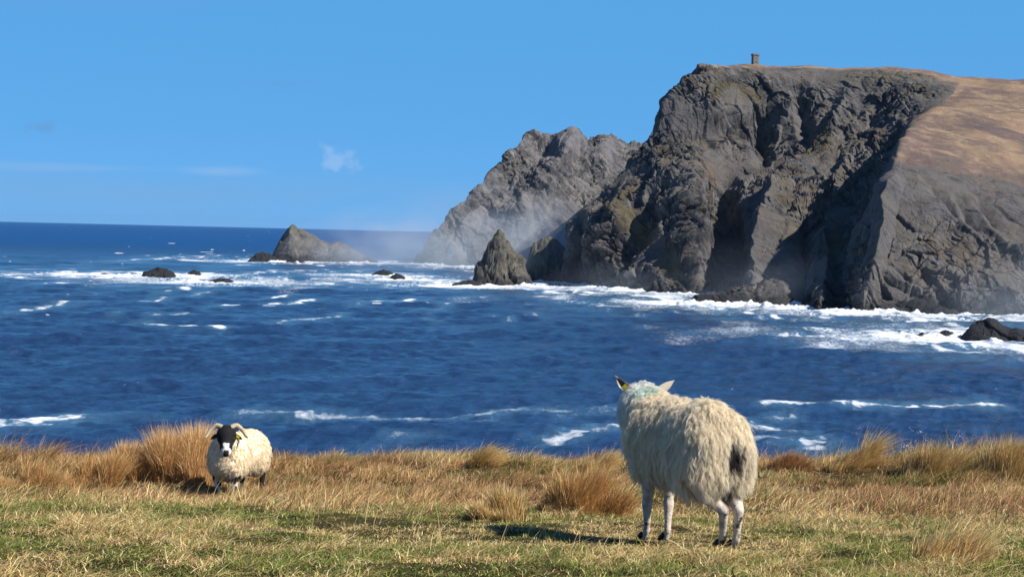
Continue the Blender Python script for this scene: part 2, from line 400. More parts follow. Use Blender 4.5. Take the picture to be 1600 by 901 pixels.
H.append(colm([(1900,446,1090),(1910,400,1120),(1920,355,1165),(1935,312,1230),(1960,255,1345),(2000,190,1530),(2030,150,1740)], (1900,500)))
UW = [.5, .5, 1, 1, 1.3, 1, 1, 1, 1, .9, .6, .6, .8, .9, 1.1, 1.1, 1.2, 1.2]
HE = [7.9, 7.8, 7.6, 7.5, 7.4, 7.4, 7.35, 7.3, 7.3, 7.3, 7.3, 7.2, 5.1, 5.0, 4.9, 5.0, 5.1, 5.1, 5.1]
PATCH = [  # grassy ledges and scree slopes on the cliff: px, py, half-length, half-width, slope, strength
    (1140, 145, 60, 16, 8, .8), (1140, 268, 80, 13, -6, 1.0), (1050, 255, 34, 12, 50, .6), (1020, 385, 75, 20, 52, .95), (1060, 440, 40, 16, 40, .7),
    (1215, 365, 42, 14, -25, .7), (1280, 230, 60, 26, 60, .65), (1245, 310, 40, 12, -20, .6), (1300, 400, 12, 50, 15, .4), (1000, 300, 40, 9, -50, .6),
    (1530, 410, 95, 24, 22, .7), (1440, 430, 60, 16, 25, .5), (1590, 350, 40, 12, 10, .6), (1160, 400, 40, 12, 60, .3), (960, 345, 30, 10, -45, .5)]
MOOR = [(1560, 203, 62, 11, 13, 1.0), (1530, 182, 40, 5, 10, .6), (1475, 262, 60, 16, 12, .8), (1575, 292, 60, 18, 6, .85), (1440, 222, 26, 7, 15, .4), (1560, 141, 70, 4, 5, .7), (1640, 235, 50, 12, 15, .8)]
GROOVE = [  # gullies (positive depth, m) and ribs (negative) on the cliff, with their half-width in picture px
    (1075, 285, 1092, 465, 34, -24), (1130, 300, 1150, 462, 34, 28), (1216, 290, 1182, 478, 24, -18), (1262, 340, 1235, 484, 26, 24), (1322, 262, 1285, 480, 18, -14),
    (1062, 205, 1250, 212, 34, 14), (1198, 168, 1192, 250, 20, 18), (1150, 180, 1120, 245, 16, -8), (1250, 150, 1262, 230, 18, 12), (1330, 150, 1290, 240, 18, -10),
    (985, 300, 930, 400, 26, -14), (1015, 330, 960, 440, 22, 16), (905, 350, 900, 440, 18, 12), (1395, 285, 1348, 480, 20, -16),
    (1442, 278, 1530, 360, 9, 9), (1495, 305, 1600, 425, 10, 10), (1360, 420, 1450, 470, 10, 7), (1530, 300, 1560, 345, 14, 10), (1540, 440, 1560, 480, 9, 8)]
headland, HB = loft('headland', H, 980, 640, M_cliff, 1.0, HE, seed=3, uw=UW, patches=PATCH, moors=MOOR, grooves=GROOVE)

G = []
def c2(a, water): return colm(a, water, 350, 1.2)
G.append([p + (150, 260, 0) for p in c2([(705,366,2330),(755,310,2370),(800,262,2420),(838,214,2500)], (680,412))])
G.append(c2([(683,368,2300),(735,308,2350),(785,263,2410),(832,213,2500)], (652,410)))
G.append(c2([(715,368,2290),(760,312,2340),(805,262,2420),(845,214,2510)], (700,415)))
G.append(c2([(750,370,2270),(790,318,2330),(832,266,2420),(862,214,2530)], (740,418)))
G.append(c2([(800,372,2265),(835,318,2320),(868,262,2400),(896,202,2500)], (795,420)))
G.append(c2([(845,374,2275),(875,322,2340),(900,268,2430),(920,224,2550)], (845,421)))
G.append(c2([(890,374,2290),(915,325,2360),(935,272,2450),(946,214,2560)], (890,422)))
G.append(c2([(950,374,2300),(960,325,2370),(975,275,2470),(985,228,2580)], (950,423)))
G.append(c2([(1040,374,2300),(1040,325,2370),(1045,275,2470),(1050,232,2580)], (1040,424)))
G.append(c2([(1200,374,2350),(1200,330,2400),(1200,300,2500),(1200,262,2600)], (1200,424)))
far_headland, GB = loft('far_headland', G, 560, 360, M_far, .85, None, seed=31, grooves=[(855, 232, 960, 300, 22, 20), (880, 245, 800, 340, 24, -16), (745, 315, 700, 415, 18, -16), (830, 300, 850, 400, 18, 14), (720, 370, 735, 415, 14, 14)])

# ------------------------------------------------------------------ sea stacks, islets and half-drowned rocks
COAST = []      # waterline points for the surf
def rock(name, outline, base_py, mat, label, cat, group=None, thick=.55, amp=1.0, kind=None, D=None, res=1.0, lean=0.0):
    """outline: (px, py) along the top from left to right; the rock has its own depth behind and before that crest"""
    base = WZ(outline[len(outline) // 2][0], base_py)
    D = base[1] if D is None else D
    top = np.array([W(a, b, D) for a, b in outline])
    x = top[:, 0]; z = np.maximum(top[:, 2], -1)
    L = x.max() - x.min(); depth = L * thick / 2
    nx = int(np.clip(L / (D * .00075) * res, 26, 260)); nt = max(24, int(nx * .7))
    xs = np.linspace(x.min(), x.max(), nx); zs = np.interp(xs, x, z)
    t = np.linspace(-1, 1, nt)
    T, X = np.meshgrid(t, xs, indexing='ij'); Z0 = np.broadcast_to(zs, X.shape)
    prof = (1 - np.abs(T) ** 1.5)
    s = (X - X.min()) / L * 2 - 1
    dep = depth * np.sqrt(np.clip(1 - s ** 4 * .8, .05, 1))
    Z = (Z0 + 3) * prof - 3
    Y = D + T * dep + lean * (1 - prof)
    P = np.stack([X, Y, Z], 2).reshape(-1, 3)
    c = np.array([(x.min() + x.max()) / 2, D, -L * .1])
    Nn = P - c; Nn[:, 1] *= 1.5; Nn /= np.linalg.norm(Nn, axis=1, keepdims=True)
    k = max(L, 6) / 60.0; sd = abs(hash_name(label)) % 997
    dip = np.array([[.9, .1, .42], [-.1, 1, .05], [-.42, 0, .9]])
    q = (P + 3 * k * noise(P / (9 * k), sd)[:, None]) @ dip.T
    f1, e1 = facets(q / (13 * k), sd); f2, e2 = facets(q / (5.2 * k), sd + 1)
    d = f1 * 3.6 * k + f2 * 1.5 * k + fbm(P / (20 * k), 4, sd + 3) * 2.6 * k + fbm(P / (3.0 * k), 2, sd + 9) * .5 * k - 1.4 * k * (1 - sstep(0, .2, e1))
    taper = np.clip(1 - np.abs(s.ravel()) ** 6, 0, 1) * np.clip((zs.max() * .0 + 1), 0, 1)
    P = P + Nn * (d * amp * taper)[:, None]
    org = np.array([(x.min() + x.max()) / 2, D, 0])
    o = mesh(name, P - org, gridfaces(nt, nx), mat)
    o.location = org
    tag(o, label, cat, group, kind)
    for a in np.linspace(x.min(), x.max(), max(4, int(L / 4))):
        COAST.append((a, D - depth * .75))
    return o
def hash_name(s):
    h = 7
    for ch in s: h = (h * 131 + ord(ch)) % 1000003
    return h
rock('sea_stack', [(736,447),(742,418),(752,402),(762,385),(772,366),(780,361),(788,366),(797,382),(806,392),(815,402),(822,414),(829,432),(832,447)], 446, M_stack,
     'tall pointed sea stack with olive-grey flanks standing in surf', 'sea stack', thick=.8, amp=.9)
rock('rock_outcrop', [(818,440),(824,405),(832,382),(845,370),(856,368),(868,374),(880,382),(892,396),(905,412),(915,440)], 440, M_stack,
     'round-shouldered brown rock between the pointed sea stack and the big dark cliff', 'rock', thick=1.0, amp=.8)
rock('islet', [(420,408),(428,392),(440,372),(449,358),(457,347),(468,357),(485,366),(505,375),(516,381),(528,377),(545,383),(562,392),(578,400),(590,409)], 409, M_islet,
     'large grey rocky islet with a sharp peak and a lower shoulder out in the bay', 'islet', thick=.6, amp=.28)
rock('tidal_rock', [(386,409),(394,400),(402,395),(412,393),(422,396),(430,402),(436,409)], 409, M_wet,
     'dark domed rock at the left foot of the large peaked islet', 'rock', amp=.5)
rock('tidal_rock', [(444,410),(452,404),(460,402),(470,406),(478,410)], 410, M_wet,
     'tiny black rock awash in front of the large peaked islet', 'rock', amp=.5)
rock('tidal_rock', [(219,434),(225,425),(236,421),(248,418),(262,419),(271,424),(277,434)], 434, M_wet,
     'black humped rock in the white breaker, biggest of those left of the islet', 'rock', amp=.6)
rock('tidal_rock', [(150,431),(158,427),(168,426),(178,431)], 431, M_wet,
     'low black rock barely above the foam, left of the biggest humped rock', 'rock', amp=.4)
rock('tidal_rock', [(288,431),(296,424),(304,421),(312,425),(316,431)], 431, M_wet,
     'small pointed black rock just right of the black humped rock', 'rock', amp=.5)
rock('tidal_rock', [(320,442),(330,437),(344,434),(358,436),(370,442)], 442, M_wet,
     'flat black rock slab with foam before it, right of the small pointed rock', 'rock', amp=.4)
rock('tidal_rock', [(604,437),(612,430),(620,426),(630,431),(636,437)], 437, M_wet,
     'small black rock alone in milky water between the islet and the sea stack', 'rock', amp=.5)
rock('tidal_rock', [(578,431),(588,424),(600,420),(612,425),(622,431)], 431, M_wet,
     'low grey rock half hidden in swell just behind the small lone black rock', 'rock', amp=.4)
rock('tidal_rock', [(1500,531),(1511,513),(1520,505),(1536,502),(1548,498),(1558,503),(1568,511),(1580,511),(1590,508),(1604,512),(1625,514),(1650,531)], 531, M_wet,
     'big rugged black rock in the surf at the right edge below the cliff', 'rock', thick=.5, amp=.6)
rock('tidal_rock', [(1462,527),(1468,518),(1477,515),(1488,518),(1500,527)], 527, M_wet,
     'small black rounded rock next to the big rugged rock, foam on both sides', 'rock', amp=.5)
rock('tidal_rock', [(1418,528),(1424,521),(1432,522),(1442,518),(1452,521),(1462,528)], 528, M_wet,
     'low black rock with two bumps, farthest left of the three below the right cliff', 'rock', amp=.5)
rock('reef', [(1062,470),(1080,462),(1098,458),(1120,455),(1150,448),(1175,441),(1200,436),(1222,440),(1238,462),(1250,482)], 480, M_cliff,
     'dark jagged rock spur running into the surf at the foot of the main cliff', 'rock', thick=.5, amp=.8, D=1150)
rock('reef', [(1378,494),(1384,478),(1400,470),(1425,466),(1450,470),(1470,478),(1492,484),(1505,494)], 491, M_wet,
     'black wave-cut ledge at the foot of the cliff under the grassy slope', 'rock', thick=.25, amp=.6)
rock('reef', [(700,447),(712,441),(726,438),(742,437),(756,447)], 447, M_wet,
     'low black reef awash at the left foot of the pointed sea stack', 'rock', amp=.5)

# ------------------------------------------------------------------ signal tower on the clifftop
def box(V, Fc, x0, x1, y0, y1, z0, z1):
    b = len(V)
    V += [(x0,y0,z0),(x1,y0,z0),(x1,y1,z0),(x0,y1,z0),(x0,y0,z1),(x1,y0,z1),(x1,y1,z1),(x0,y1,z1)]
    Fc += [[b+i for i in q] for q in ((0,3,2,1),(4,5,6,7),(0,1,5,4),(1,2,6,5),(2,3,7,6),(3,0,4,7))]
def boxes(name, lst, mat, parent):
    V, Fc = [], []
    for b in lst: box(V, Fc, *b)
    return mesh(name, V, Fc, mat, parent)
st = Mat('tower_stone'); c = st.mix(st.ramp(st.noise(.9, 5, .7), .4, .62), (.10, .095, .085), (.26, .24, .21))
st.set(Base_Color=c, Roughness=.9, Normal=st.bump(st.noise(2.0, 4), 1, .2))
dk = Mat('dark_opening'); dk.set(Base_Color=(.012, .012, .014), Roughness=1)
# stand the tower on the finished clifftop
hv = np.empty(len(headland.data.vertices) * 3, np.float32); headland.data.vertices.foreach_get('co', hv); hv = hv.reshape(-1, 3)
hx, hy = PX(hv.astype(float))
sel = (np.abs(hx - 1186) < 7) & (hv[:, 1] > 1640) & (hv[:, 1] < 1760)
tb = hv[sel]; tb = tb[np.argmin(hy[sel])]
tw = bpy.data.objects.new('signal_tower', None); col.objects.link(tw)
tw.location = (tb[0], tb[1] + 4, tb[2] - .4); tw.rotation_euler = (0, 0, R(14))
tag(tw, 'small ruined square stone watchtower standing on the clifftop edge', 'tower')
boxes('wall', [(-3.1,3.1,-3.1,-2.3,0,10.2),(-3.1,3.1,2.3,3.1,0,10.2),(-3.1,-2.3,-2.3,2.3,0,10.2),(2.3,3.1,-2.3,2.3,0,10.2)], st.m, tw)
boxes('parapet', [(-3.7,3.7,-3.7,-2.95,10.2,11.9),(-3.7,3.7,2.95,3.7,10.2,11.4),(-3.7,-2.95,-2.95,2.95,10.2,11.8),(2.95,3.7,-2.95,2.95,10.2,11.7)]
      + [(a, a+.45, -3.65, -2.95, 9.4, 10.2) for a in (-3.5,-2.1,1.7,3.05)], st.m, tw)
for z0 in (2.2, 6.0): boxes('window', [(-.5,.5,-3.16,-3.08,z0,z0+1.5)], dk.m, tw)
boxes('window', [(-3.16,-3.08,-.4,.4,5.8,7.2)], dk.m, tw)
# ------------------------------------------------------------------ the sea
for B, rr in ((HB, 1), (GB, 1)):
    n = B.shape[0]
    k = int(round((n - 1) / (11 if B is HB else 7 )))
    k = int(round((n - 1) * 1.0 / ((len(H[0]) if B is HB else len(G[0])) - 1)))
    for p in B[k][::6]: COAST.append((p[0], p[1]))
CO = np.array(COAST)
# distance to the nearest waterline on a coarse chart
gx = np.arange(-900, 1300, 6.0); gy = np.arange(650, 3100, 6.0)
GX, GY = np.meshgrid(gx, gy)
DC = np.full(GX.size, 1e9)
gp = np.stack([GX.ravel(), GY.ravel()], 1)
for k in range(0, len(CO), 40):
    d = ((gp[:, None, :] - CO[None, k:k + 40]) ** 2).sum(2).min(1); DC = np.minimum(DC, d)
DC = np.sqrt(DC).reshape(GX.shape)
def coastdist(x, y):
    u = np.clip((x - gx[0]) / 6, 0, len(gx) - 1.001); v = np.clip((y - gy[0]) / 6, 0, len(gy) - 1.001)
    i = u.astype(int); j = v.astype(int); fu = u - i; fv = v - j
    r = (DC[j, i] * (1 - fu) + DC[j, i + 1] * fu) * (1 - fv) + (DC[j + 1, i] * (1 - fu) + DC[j + 1, i + 1] * fu) * fv
    return np.where((x < gx[0]) | (x > gx[-1]) | (y < gy[0]) | (y > gy[-1]), 1e4, r)

NA, ND = 1250, 1300
ang = np.linspace(R(-25), R(25), NA)
inv = np.linspace(1 / 210., 1 / 3000., ND - 60)                       # even steps as the eye sees them
dist = np.concatenate([1 / inv, 3000 * (60000 / 3000.) ** (np.arange(1, 61) / 60.)])
DD, AA = np.meshgrid(dist, ang, indexing='ij')
X = (DD * np.tan(AA)).ravel(); Y = DD.ravel(); RD = np.hypot(X, Y)
P2 = np.stack([X, Y, np.zeros_like(X)], 1)
# wind waves and swell as a sum of directional wave trains
Z = np.zeros_like(X); DX = np.zeros_like(X); DY = np.zeros_like(X)
step = np.maximum(RD * (ang[1] - ang[0]), 1.0)
stepy = np.interp(RD, dist, np.gradient(dist))
wr = np.random.default_rng(5)
pn = [noise(P2 / (sc, sc, 1), 100 + j) * 1.6 for j, sc in enumerate((18, 45, 110, 260))]
gust = 0.75 + .5 * noise(P2 / (160, 90, 1), 77)
for k in range(46):
    lam = 3.2 * (95 / 3.2) ** (wr.random())
    th = R(-90 + 22) + wr.normal(0, R(30 if lam < 25 else 16))
    kx, ky = math.cos(th) * 2 * math.pi / lam, math.sin(th) * 2 * math.pi / lam
    a = (.0150 if lam < 14 else .0125 if lam < 30 else .0070) * lam ** .92 * (.6 + .8 * wr.random())
    fade = np.clip((lam / (stepy * 2.2)) - .7, 0, 1) * np.clip(lam / (step * 2.5), 0, 1)
    ph = kx * X + ky * Y + wr.random() * 6.28 + pn[0 if lam < 7 else 1 if lam < 16 else 2 if lam < 40 else 3]
    w = a * fade * (gust if lam < 30 else 1)
    Z += w * np.cos(ph); DX -= .8 * w * math.cos(th) * np.sin(ph); DY -= .8 * w * math.sin(th) * np.sin(ph)
# surf
cd = coastdist(X, Y)
n1 = fbm(P2 / (26, 34, 1), 4, 201); n2 = fbm(P2 / (7, 12, 1), 3, 211); n3 = fbm(P2 / (60, 90, 1), 3, 221)
n5 = fbm(P2 / (48, 170, 1), 3, 306)
wide = sstep(190, 55, cd + n5 * 120 + n1 * 30) * .55
surf = sstep(52, 12, cd + n1 * 16 - n3 * 10)
milk = sstep(150, 12, cd + n1 * 40 + n3 * 30) * .9
lace = sstep(.25, .75, 1 - np.abs(n2) * 2.2) * sstep(.1, .9, sstep(130, 15, cd + n1 * 55))
foam = np.maximum(np.maximum(surf * (0.8 + .4 * n2), lace * .62), wide * (.8 + .5 * n3))
# breakers and whitecaps where they were seen: ends in picture px at sea level, half-thickness px, strength
STREAK = [
    (0,428,90,428,4,.95),(60,427,330,432,5,1.0),(0,431,220,434,3,.7),(300,437,560,440,5,.85),(380,440,700,441,4,.8),(280,402,410,404,4,.95),(240,399,330,400,2,.7),
    (420,424,560,425,3,.8),(430,430,640,433,5,.55),(555,410,735,418,4,.75),(430,408,600,411,3.5,1.0),(640,434,760,443,5,.85),(690,441,860,449,5,1.0),(560,446,680,445,2,.5),(800,441,910,450,7,1.0),(900,448,1040,462,5,.9),
    (830,462,960,464,2.5,.75),(1000,462,1110,478,6,.95),(1100,478,1260,490,6,1.0),(1240,486,1400,494,5,1.0),(1380,494,1600,498,5,.95),(1140,492,1330,500,4,.5),(1250,500,1500,506,4,.45),
    (1400,527,1600,531,9,1.0),(1420,533,1600,538,6,.9),(1480,522,1515,512,5,.9),(1440,540,1560,553,2.2,.9),(1300,516,1460,530,2.5,.5),(1180,508,1330,520,2,.4),
    (45,485,75,480,2.5,.8),(70,478,106,474,2,.9),(140,473,250,469,1.8,.85),(355,477,480,473,2.0,.95),(425,466,455,462,1.5,.9),(185,493,222,492,1.2,.7),(245,494,292,493,1.6,.75),
    (220,508,350,514,1.8,.85),(445,503,525,495,1.8,.75),(575,470,640,470,2,1.0),(640,471,700,476,1.6,.8),(262,450,284,454,2.0,.95),(305,460,330,459,1.3,.7),(0,496,25,497,1.5,.7),(665,497,680,503,1.2,.5),
    (770,494,800,500,1.5,.6),(835,490,850,494,1.5,.6),(650,485,680,486,1.4,.5),(140,447,190,449,1.5,.5),(950,484,1010,494,2,.45),(820,472,900,476,2,.4),(1060,488,1170,496,2.5,.5),
    (5,662,60,660,9,1.0),(40,658,100,656,6,.95),(60,668,140,664,4,.4),(360,644,470,643,2.2,.7),(470,645,660,648,2.6,.72),(660,648,820,638,2.4,.66),(820,638,960,640,2,.55),(700,655,770,647,2,.4),
    (865,687,970,671,3.4,.85),(880,645,960,640,2,.5),(1190,632,1300,636,2.2,.9),(1300,636,1470,637,2.2,.95),(1470,637,1555,631,2.2,.9),(1190,660,1245,674,4,.85),(1205,650,1240,648,2.5,.7),
    (1190,690,1290,697,4,.8),(1240,694,1275,700,5,.95),(610,687,680,686,2.2,.6),(100,640,250,650,2,.35),(520,700,640,690,2,.3),(1100,618,1180,622,1.6,.3),
]
n5 = fbm(P2 / (48, 170, 1), 3, 306)
n4 = fbm(P2 / (2.2, 4, 1), 2, 305)
wv = noise(P2 / (30, 40, 1), 300) ; wv2 = noise(P2 / (9, 12, 1), 301)
for x0, y0, x1, y1, th, s_ in STREAK:
    if 400 < y0 < 540: th *= 1.25
    a = WZ(x0, y0)[:2]; b = WZ(x1, y1)[:2]
    Dm = (a[1] + b[1]) / 2; pxm = Dm * Dm / (EYE * F)               # metres of sea per picture px, away from the eye
    lo = min(a[1], b[1]) - th * pxm * 4; hi = max(a[1], b[1]) + th * pxm * 4
    id_ = np.where((Y > lo) & (Y < hi))[0]
    if len(id_) == 0: continue
    p = np.stack([X[id_], Y[id_]], 1) + np.stack([wv[id_] * 0, wv[id_] * th * pxm * 2.4 + wv2[id_] * th * pxm * .6], 1)
    ab = b - a; t = np.clip(((p - a) @ ab) / (ab @ ab), -.0, 1.0)
    dy = p[:, 1] - (a + t[:, None] * ab)[:, 1]; dx = p[:, 0] - (a + t[:, None] * ab)[:, 0]
    q = np.sqrt((dy / (th * pxm)) ** 2 + (dx / (th * 4 * Dm / F)) ** 2)
    rag = n2[id_] * 1.1 + n1[id_] * .6 if y0 > 545 else n5[id_] * 1.3 + n1[id_] * .35
    if min(y0, y1) > 590: rag = rag * 1.6 + n4[id_] * 1.0; s_ = s_ * .9
    v = s_ * sstep(1.5, .15, q + rag * (.55 if min(y0, y1) > 560 else .38)) * (.72 + .35 * wv2[id_])
    foam[id_] = np.maximum(foam[id_], v)
    milk[id_] = np.maximum(milk[id_], s_ * .7 * sstep(4.0, .3, q))
# scattered small whitecaps, more of them far out and before the cliffs
cap = sstep(.52, .72, noise(P2 / (16, 9, 1), 401) + .35 * noise(P2 / (5, 3.5, 1), 402)) * sstep(-.1, .45, noise(P2 / (170, 150, 1), 403) + .25 * sstep(600, 1300, Y))
foam = np.maximum(foam, cap * .8 * sstep(520, 800, Y))
cap2 = sstep(.5, .7, noise(P2 / (42, 60, 1), 411)) * sstep(1600, 2100, Y) * sstep(9000, 2600, Y)
foam = np.maximum(foam, cap2 * .75)
foam = np.clip(foam, 0, 1); milk = np.clip(milk, 0, 1)
spl = np.clip(fbm(P2 / (22, 30, 1), 2, 501) + .25 + .35 * fbm(P2 / (4, 6, 1), 2, 503), 0, 2) * sstep(.4, 1, foam) * sstep(34, 6, cd)
Z = Z * (1 - .4 * foam) + spl * 5.5 + foam * .35
V = np.stack([X + DX, Y + DY, Z], 1)
sm = Mat('sea_water')
fo = sm.attr('foam'); mk = sm.attr('milk')
fn = sm.noise(.55, 5, .7, sc=(1, .6, 1)); fn2 = sm.noise(.12, 5, .65)
fm = sm.ramp(sm.math('ADD', fo, sm.math('MULTIPLY', sm.math('SUBTRACT', fn, .5), .9)), .22, .76)
fm = sm.math('MULTIPLY', fm, sm.ramp(fo, .25, .95, .42, 1.0))
wc = sm.mix(sm.ramp(fn2, .35, .65), (.011, .032, .090), (.018, .054, .136))
wc = sm.mix(sm.math('MULTIPLY', mk, sm.ramp(fn, .2, .8, .35, .8)), wc, (.10, .24, .36))
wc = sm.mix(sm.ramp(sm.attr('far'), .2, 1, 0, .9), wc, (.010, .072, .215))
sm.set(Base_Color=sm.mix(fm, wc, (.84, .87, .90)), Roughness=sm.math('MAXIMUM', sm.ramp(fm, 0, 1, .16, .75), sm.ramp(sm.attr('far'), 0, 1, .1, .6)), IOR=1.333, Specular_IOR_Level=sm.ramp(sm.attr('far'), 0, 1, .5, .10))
b1 = sm.noise(.9, 5, .62, sc=(.8, 1.3, 1)); b2 = sm.noise(.22, 5, .6, sc=(.7, 1.25, 1))
nb = sm.bump(b2, .9, 1.5); nb = sm.bump(b1, .85, .42, nb)
sm.set(Normal=nb)
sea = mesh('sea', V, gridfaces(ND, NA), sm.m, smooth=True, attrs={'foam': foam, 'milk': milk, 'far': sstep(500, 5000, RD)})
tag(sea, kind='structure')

FLIP = True
# spray drifting off the surf: soft bodies of mist standing over the water
def mist(loc, size, dens, seed):
    a = Mat('spray_mist'); a.n.remove(a.b)
    v = a.n.new('ShaderNodeVolumePrincipled'); a.lk(v.outputs[0], a.out.inputs['Volume'])
    v.inputs['Color'].default_value = (.80, .90, 1, 1); v.inputs['Anisotropy'].default_value = .2
    ln = a.n.new('ShaderNodeVectorMath'); ln.operation = 'LENGTH'; a.lk(a.tc.outputs['Object'], ln.inputs[0])
    f = a.ramp(ln.outputs['Value'], 1.0, .15)
    f = a.math('MULTIPLY', f, a.ramp(a.noise(2.2, 2, .5), .35, .65, .15, 1.3))
    a.lk(a.math('MULTIPLY', f, dens), v.inputs['Density'])
    try: a.m.cycles.volume_step_rate = 2.5
    except Exception: pass
    n = 24; ph, th = np.meshgrid(np.linspace(0, math.pi, n), np.linspace(0, 2 * math.pi, n * 2), indexing='ij')
    S = np.stack([np.sin(ph) * np.cos(th), np.sin(ph) * np.sin(th), np.cos(ph)], 2).reshape(-1, 3)
    o = mesh('mist', S, gridfaces(n, n * 2, FLIP), a.m)
    o.location = loc; o.scale = size
    tag(o, kind='stuff')
mist(WZ(760, 418) + (20, -20, 20), (260, 120, 115), .0056, 0)
mist(WZ(610, 412) + (0, -40, 20), (170, 90, 75), .0085, 1)
mist(WZ(860, 440) + (0, -10, 25), (130, 50, 70), .0040, 2)
mist(WZ(1225, 480) + (0, 40, 5), (120, 50, 50), .0030, 3)
mist(WZ(1010, 455) + (0, 10, 0), (120, 40, 32), .0050, 5)
mist(WZ(1590, 496) + (20, -10, 15), (110, 45, 50), .0060, 4)
# the air itself
a = Mat('air'); a.n.remove(a.b)
v = a.n.new('ShaderNodeVolumePrincipled'); v.inputs['Color'].default_value = (.50, .72, 1, 1); v.inputs['Density'].default_value = 6.0e-6
v.inputs['Anisotropy'].default_value = .3
a.lk(v.outputs[0], a.out.inputs['Volume'])
Vb, Fb = [], []; box(Vb, Fb, -32000, 32000, -200, 61000, -140, 330)
hz = mesh('haze', Vb, Fb, a.m); tag(hz, kind='stuff')
# ------------------------------------------------------------------ the near ground
def n2d(x, y, sc, s): return noise(np.stack([np.asarray(x) / sc, np.asarray(y) / sc, np.zeros_like(x) + .37], -1).reshape(-1, 3), s).reshape(np.shape(x))
def ground(x, y):
    """height of the turf (world z) at x, y"""
    x = np.asarray(x, float); y = np.asarray(y, float)
    yk = [-60, -5, 0, 3, 5.8, 7.0, 7.5, 8.2, 10, 12, 14.6, 17, 19.6, 20.8, 22.5, 26, 34, 60, 110, 400]
    dk_ = [2.2, 1.6, 1.5, 1.27, 1.28, 1.41, 1.475, 1.54, 1.81, 2.14, 2.57, 2.80, 2.98, 3.14, 3.6, 6.0, 14, 38, 58, 60]
    ys = y - .9 * n2d(x, y, 4.2, 900) * sstep(15, 19, y) + .35 * sstep(3, 8, x) * sstep(14, 20, y)
    z = EYE - np.interp(ys, yk, dk_)
    z = z + .07 * n2d(x, y, 2.3, 901) * sstep(4, 7, np.abs(y) + np.abs(x)) + .028 * n2d(x, y, .6, 902) + .012 * n2d(x, y, .22, 903)
    z = z + .018 * x * sstep(9, 17, y) * sstep(24, 20, y)
    for hx_, hy_, rx, ry, hh in HUMPS:
        z = z + hh * np.exp(-(((x - hx_) / rx) ** 2 + ((y - hy_) / ry) ** 2))
    return z
HUMPS = [(-3.75, 16.6, .85, .9, .22), (-6.4, 15.5, 1.3, 1.2, .12), (1.1, 10.9, 1.0, .5, .10), (-.1, 19.3, .5, .5, .10), (4.6, 18.6, .8, .5, .10), (6.3, 18.0, 1.0, .6, .10)]
ux = np.concatenate([-np.geomspace(90, 9, 40), np.linspace(-8.9, 8.9, 360), np.geomspace(9, 90, 40)])
uy = np.concatenate([-np.geomspace(40, 1, 20), np.linspace(-.9, 4.4, 20), np.linspace(4.5, 23, 420), np.geomspace(23.2, 160, 50)])
GXX, GYY = np.meshgrid(ux, uy)
GZ = ground(GXX, GYY)
gm = Mat('turf_soil')
c = gm.mix(gm.ramp(gm.noise(2.2, 5, .65), .4, .62), (.030, .022, .009), (.085, .055, .022))
c = gm.mix(gm.math('MULTIPLY', gm.ramp(gm.noise(5.5, 4, .6), .5, .62), .5), c, (.030, .045, .010))
gm.set(Base_Color=c, Roughness=1, Specular_IOR_Level=.1, Normal=gm.bump(gm.noise(30, 5, .7), 1, .03))
gr = mesh('ground', np.stack([GXX, GYY, GZ], 2).reshape(-1, 3), gridfaces(len(uy), len(ux)), gm.m, smooth=True)
tag(gr, kind='structure')

def grass_mat(name, trans=.20):
    a = Mat(name); a.n.remove(a.b)
    cc = a.attr('col', False)
    d = a.n.new('ShaderNodeBsdfDiffuse'); t = a.n.new('ShaderNodeBsdfTranslucent'); mx = a.n.new('ShaderNodeMixShader')
    a.lk(cc, d.inputs[0]); a.lk(cc, t.inputs[0]); mx.inputs[0].default_value = trans
    a.lk(d.outputs[0], mx.inputs[1]); a.lk(t.outputs[0], mx.inputs[2])
    gl = a.n.new('ShaderNodeBsdfGlossy'); gl.inputs['Roughness'].default_value = .45; gl.inputs[0].default_value = (.9, .9, .85, 1)
    m2 = a.n.new('ShaderNodeMixShader'); m2.inputs[0].default_value = .035
    a.lk(mx.outputs[0], m2.inputs[1]); a.lk(gl.outputs[0], m2.inputs[2]); a.lk(m2.outputs[0], a.out.inputs[0])
    return a.m
M_grass = grass_mat('grass_blades')
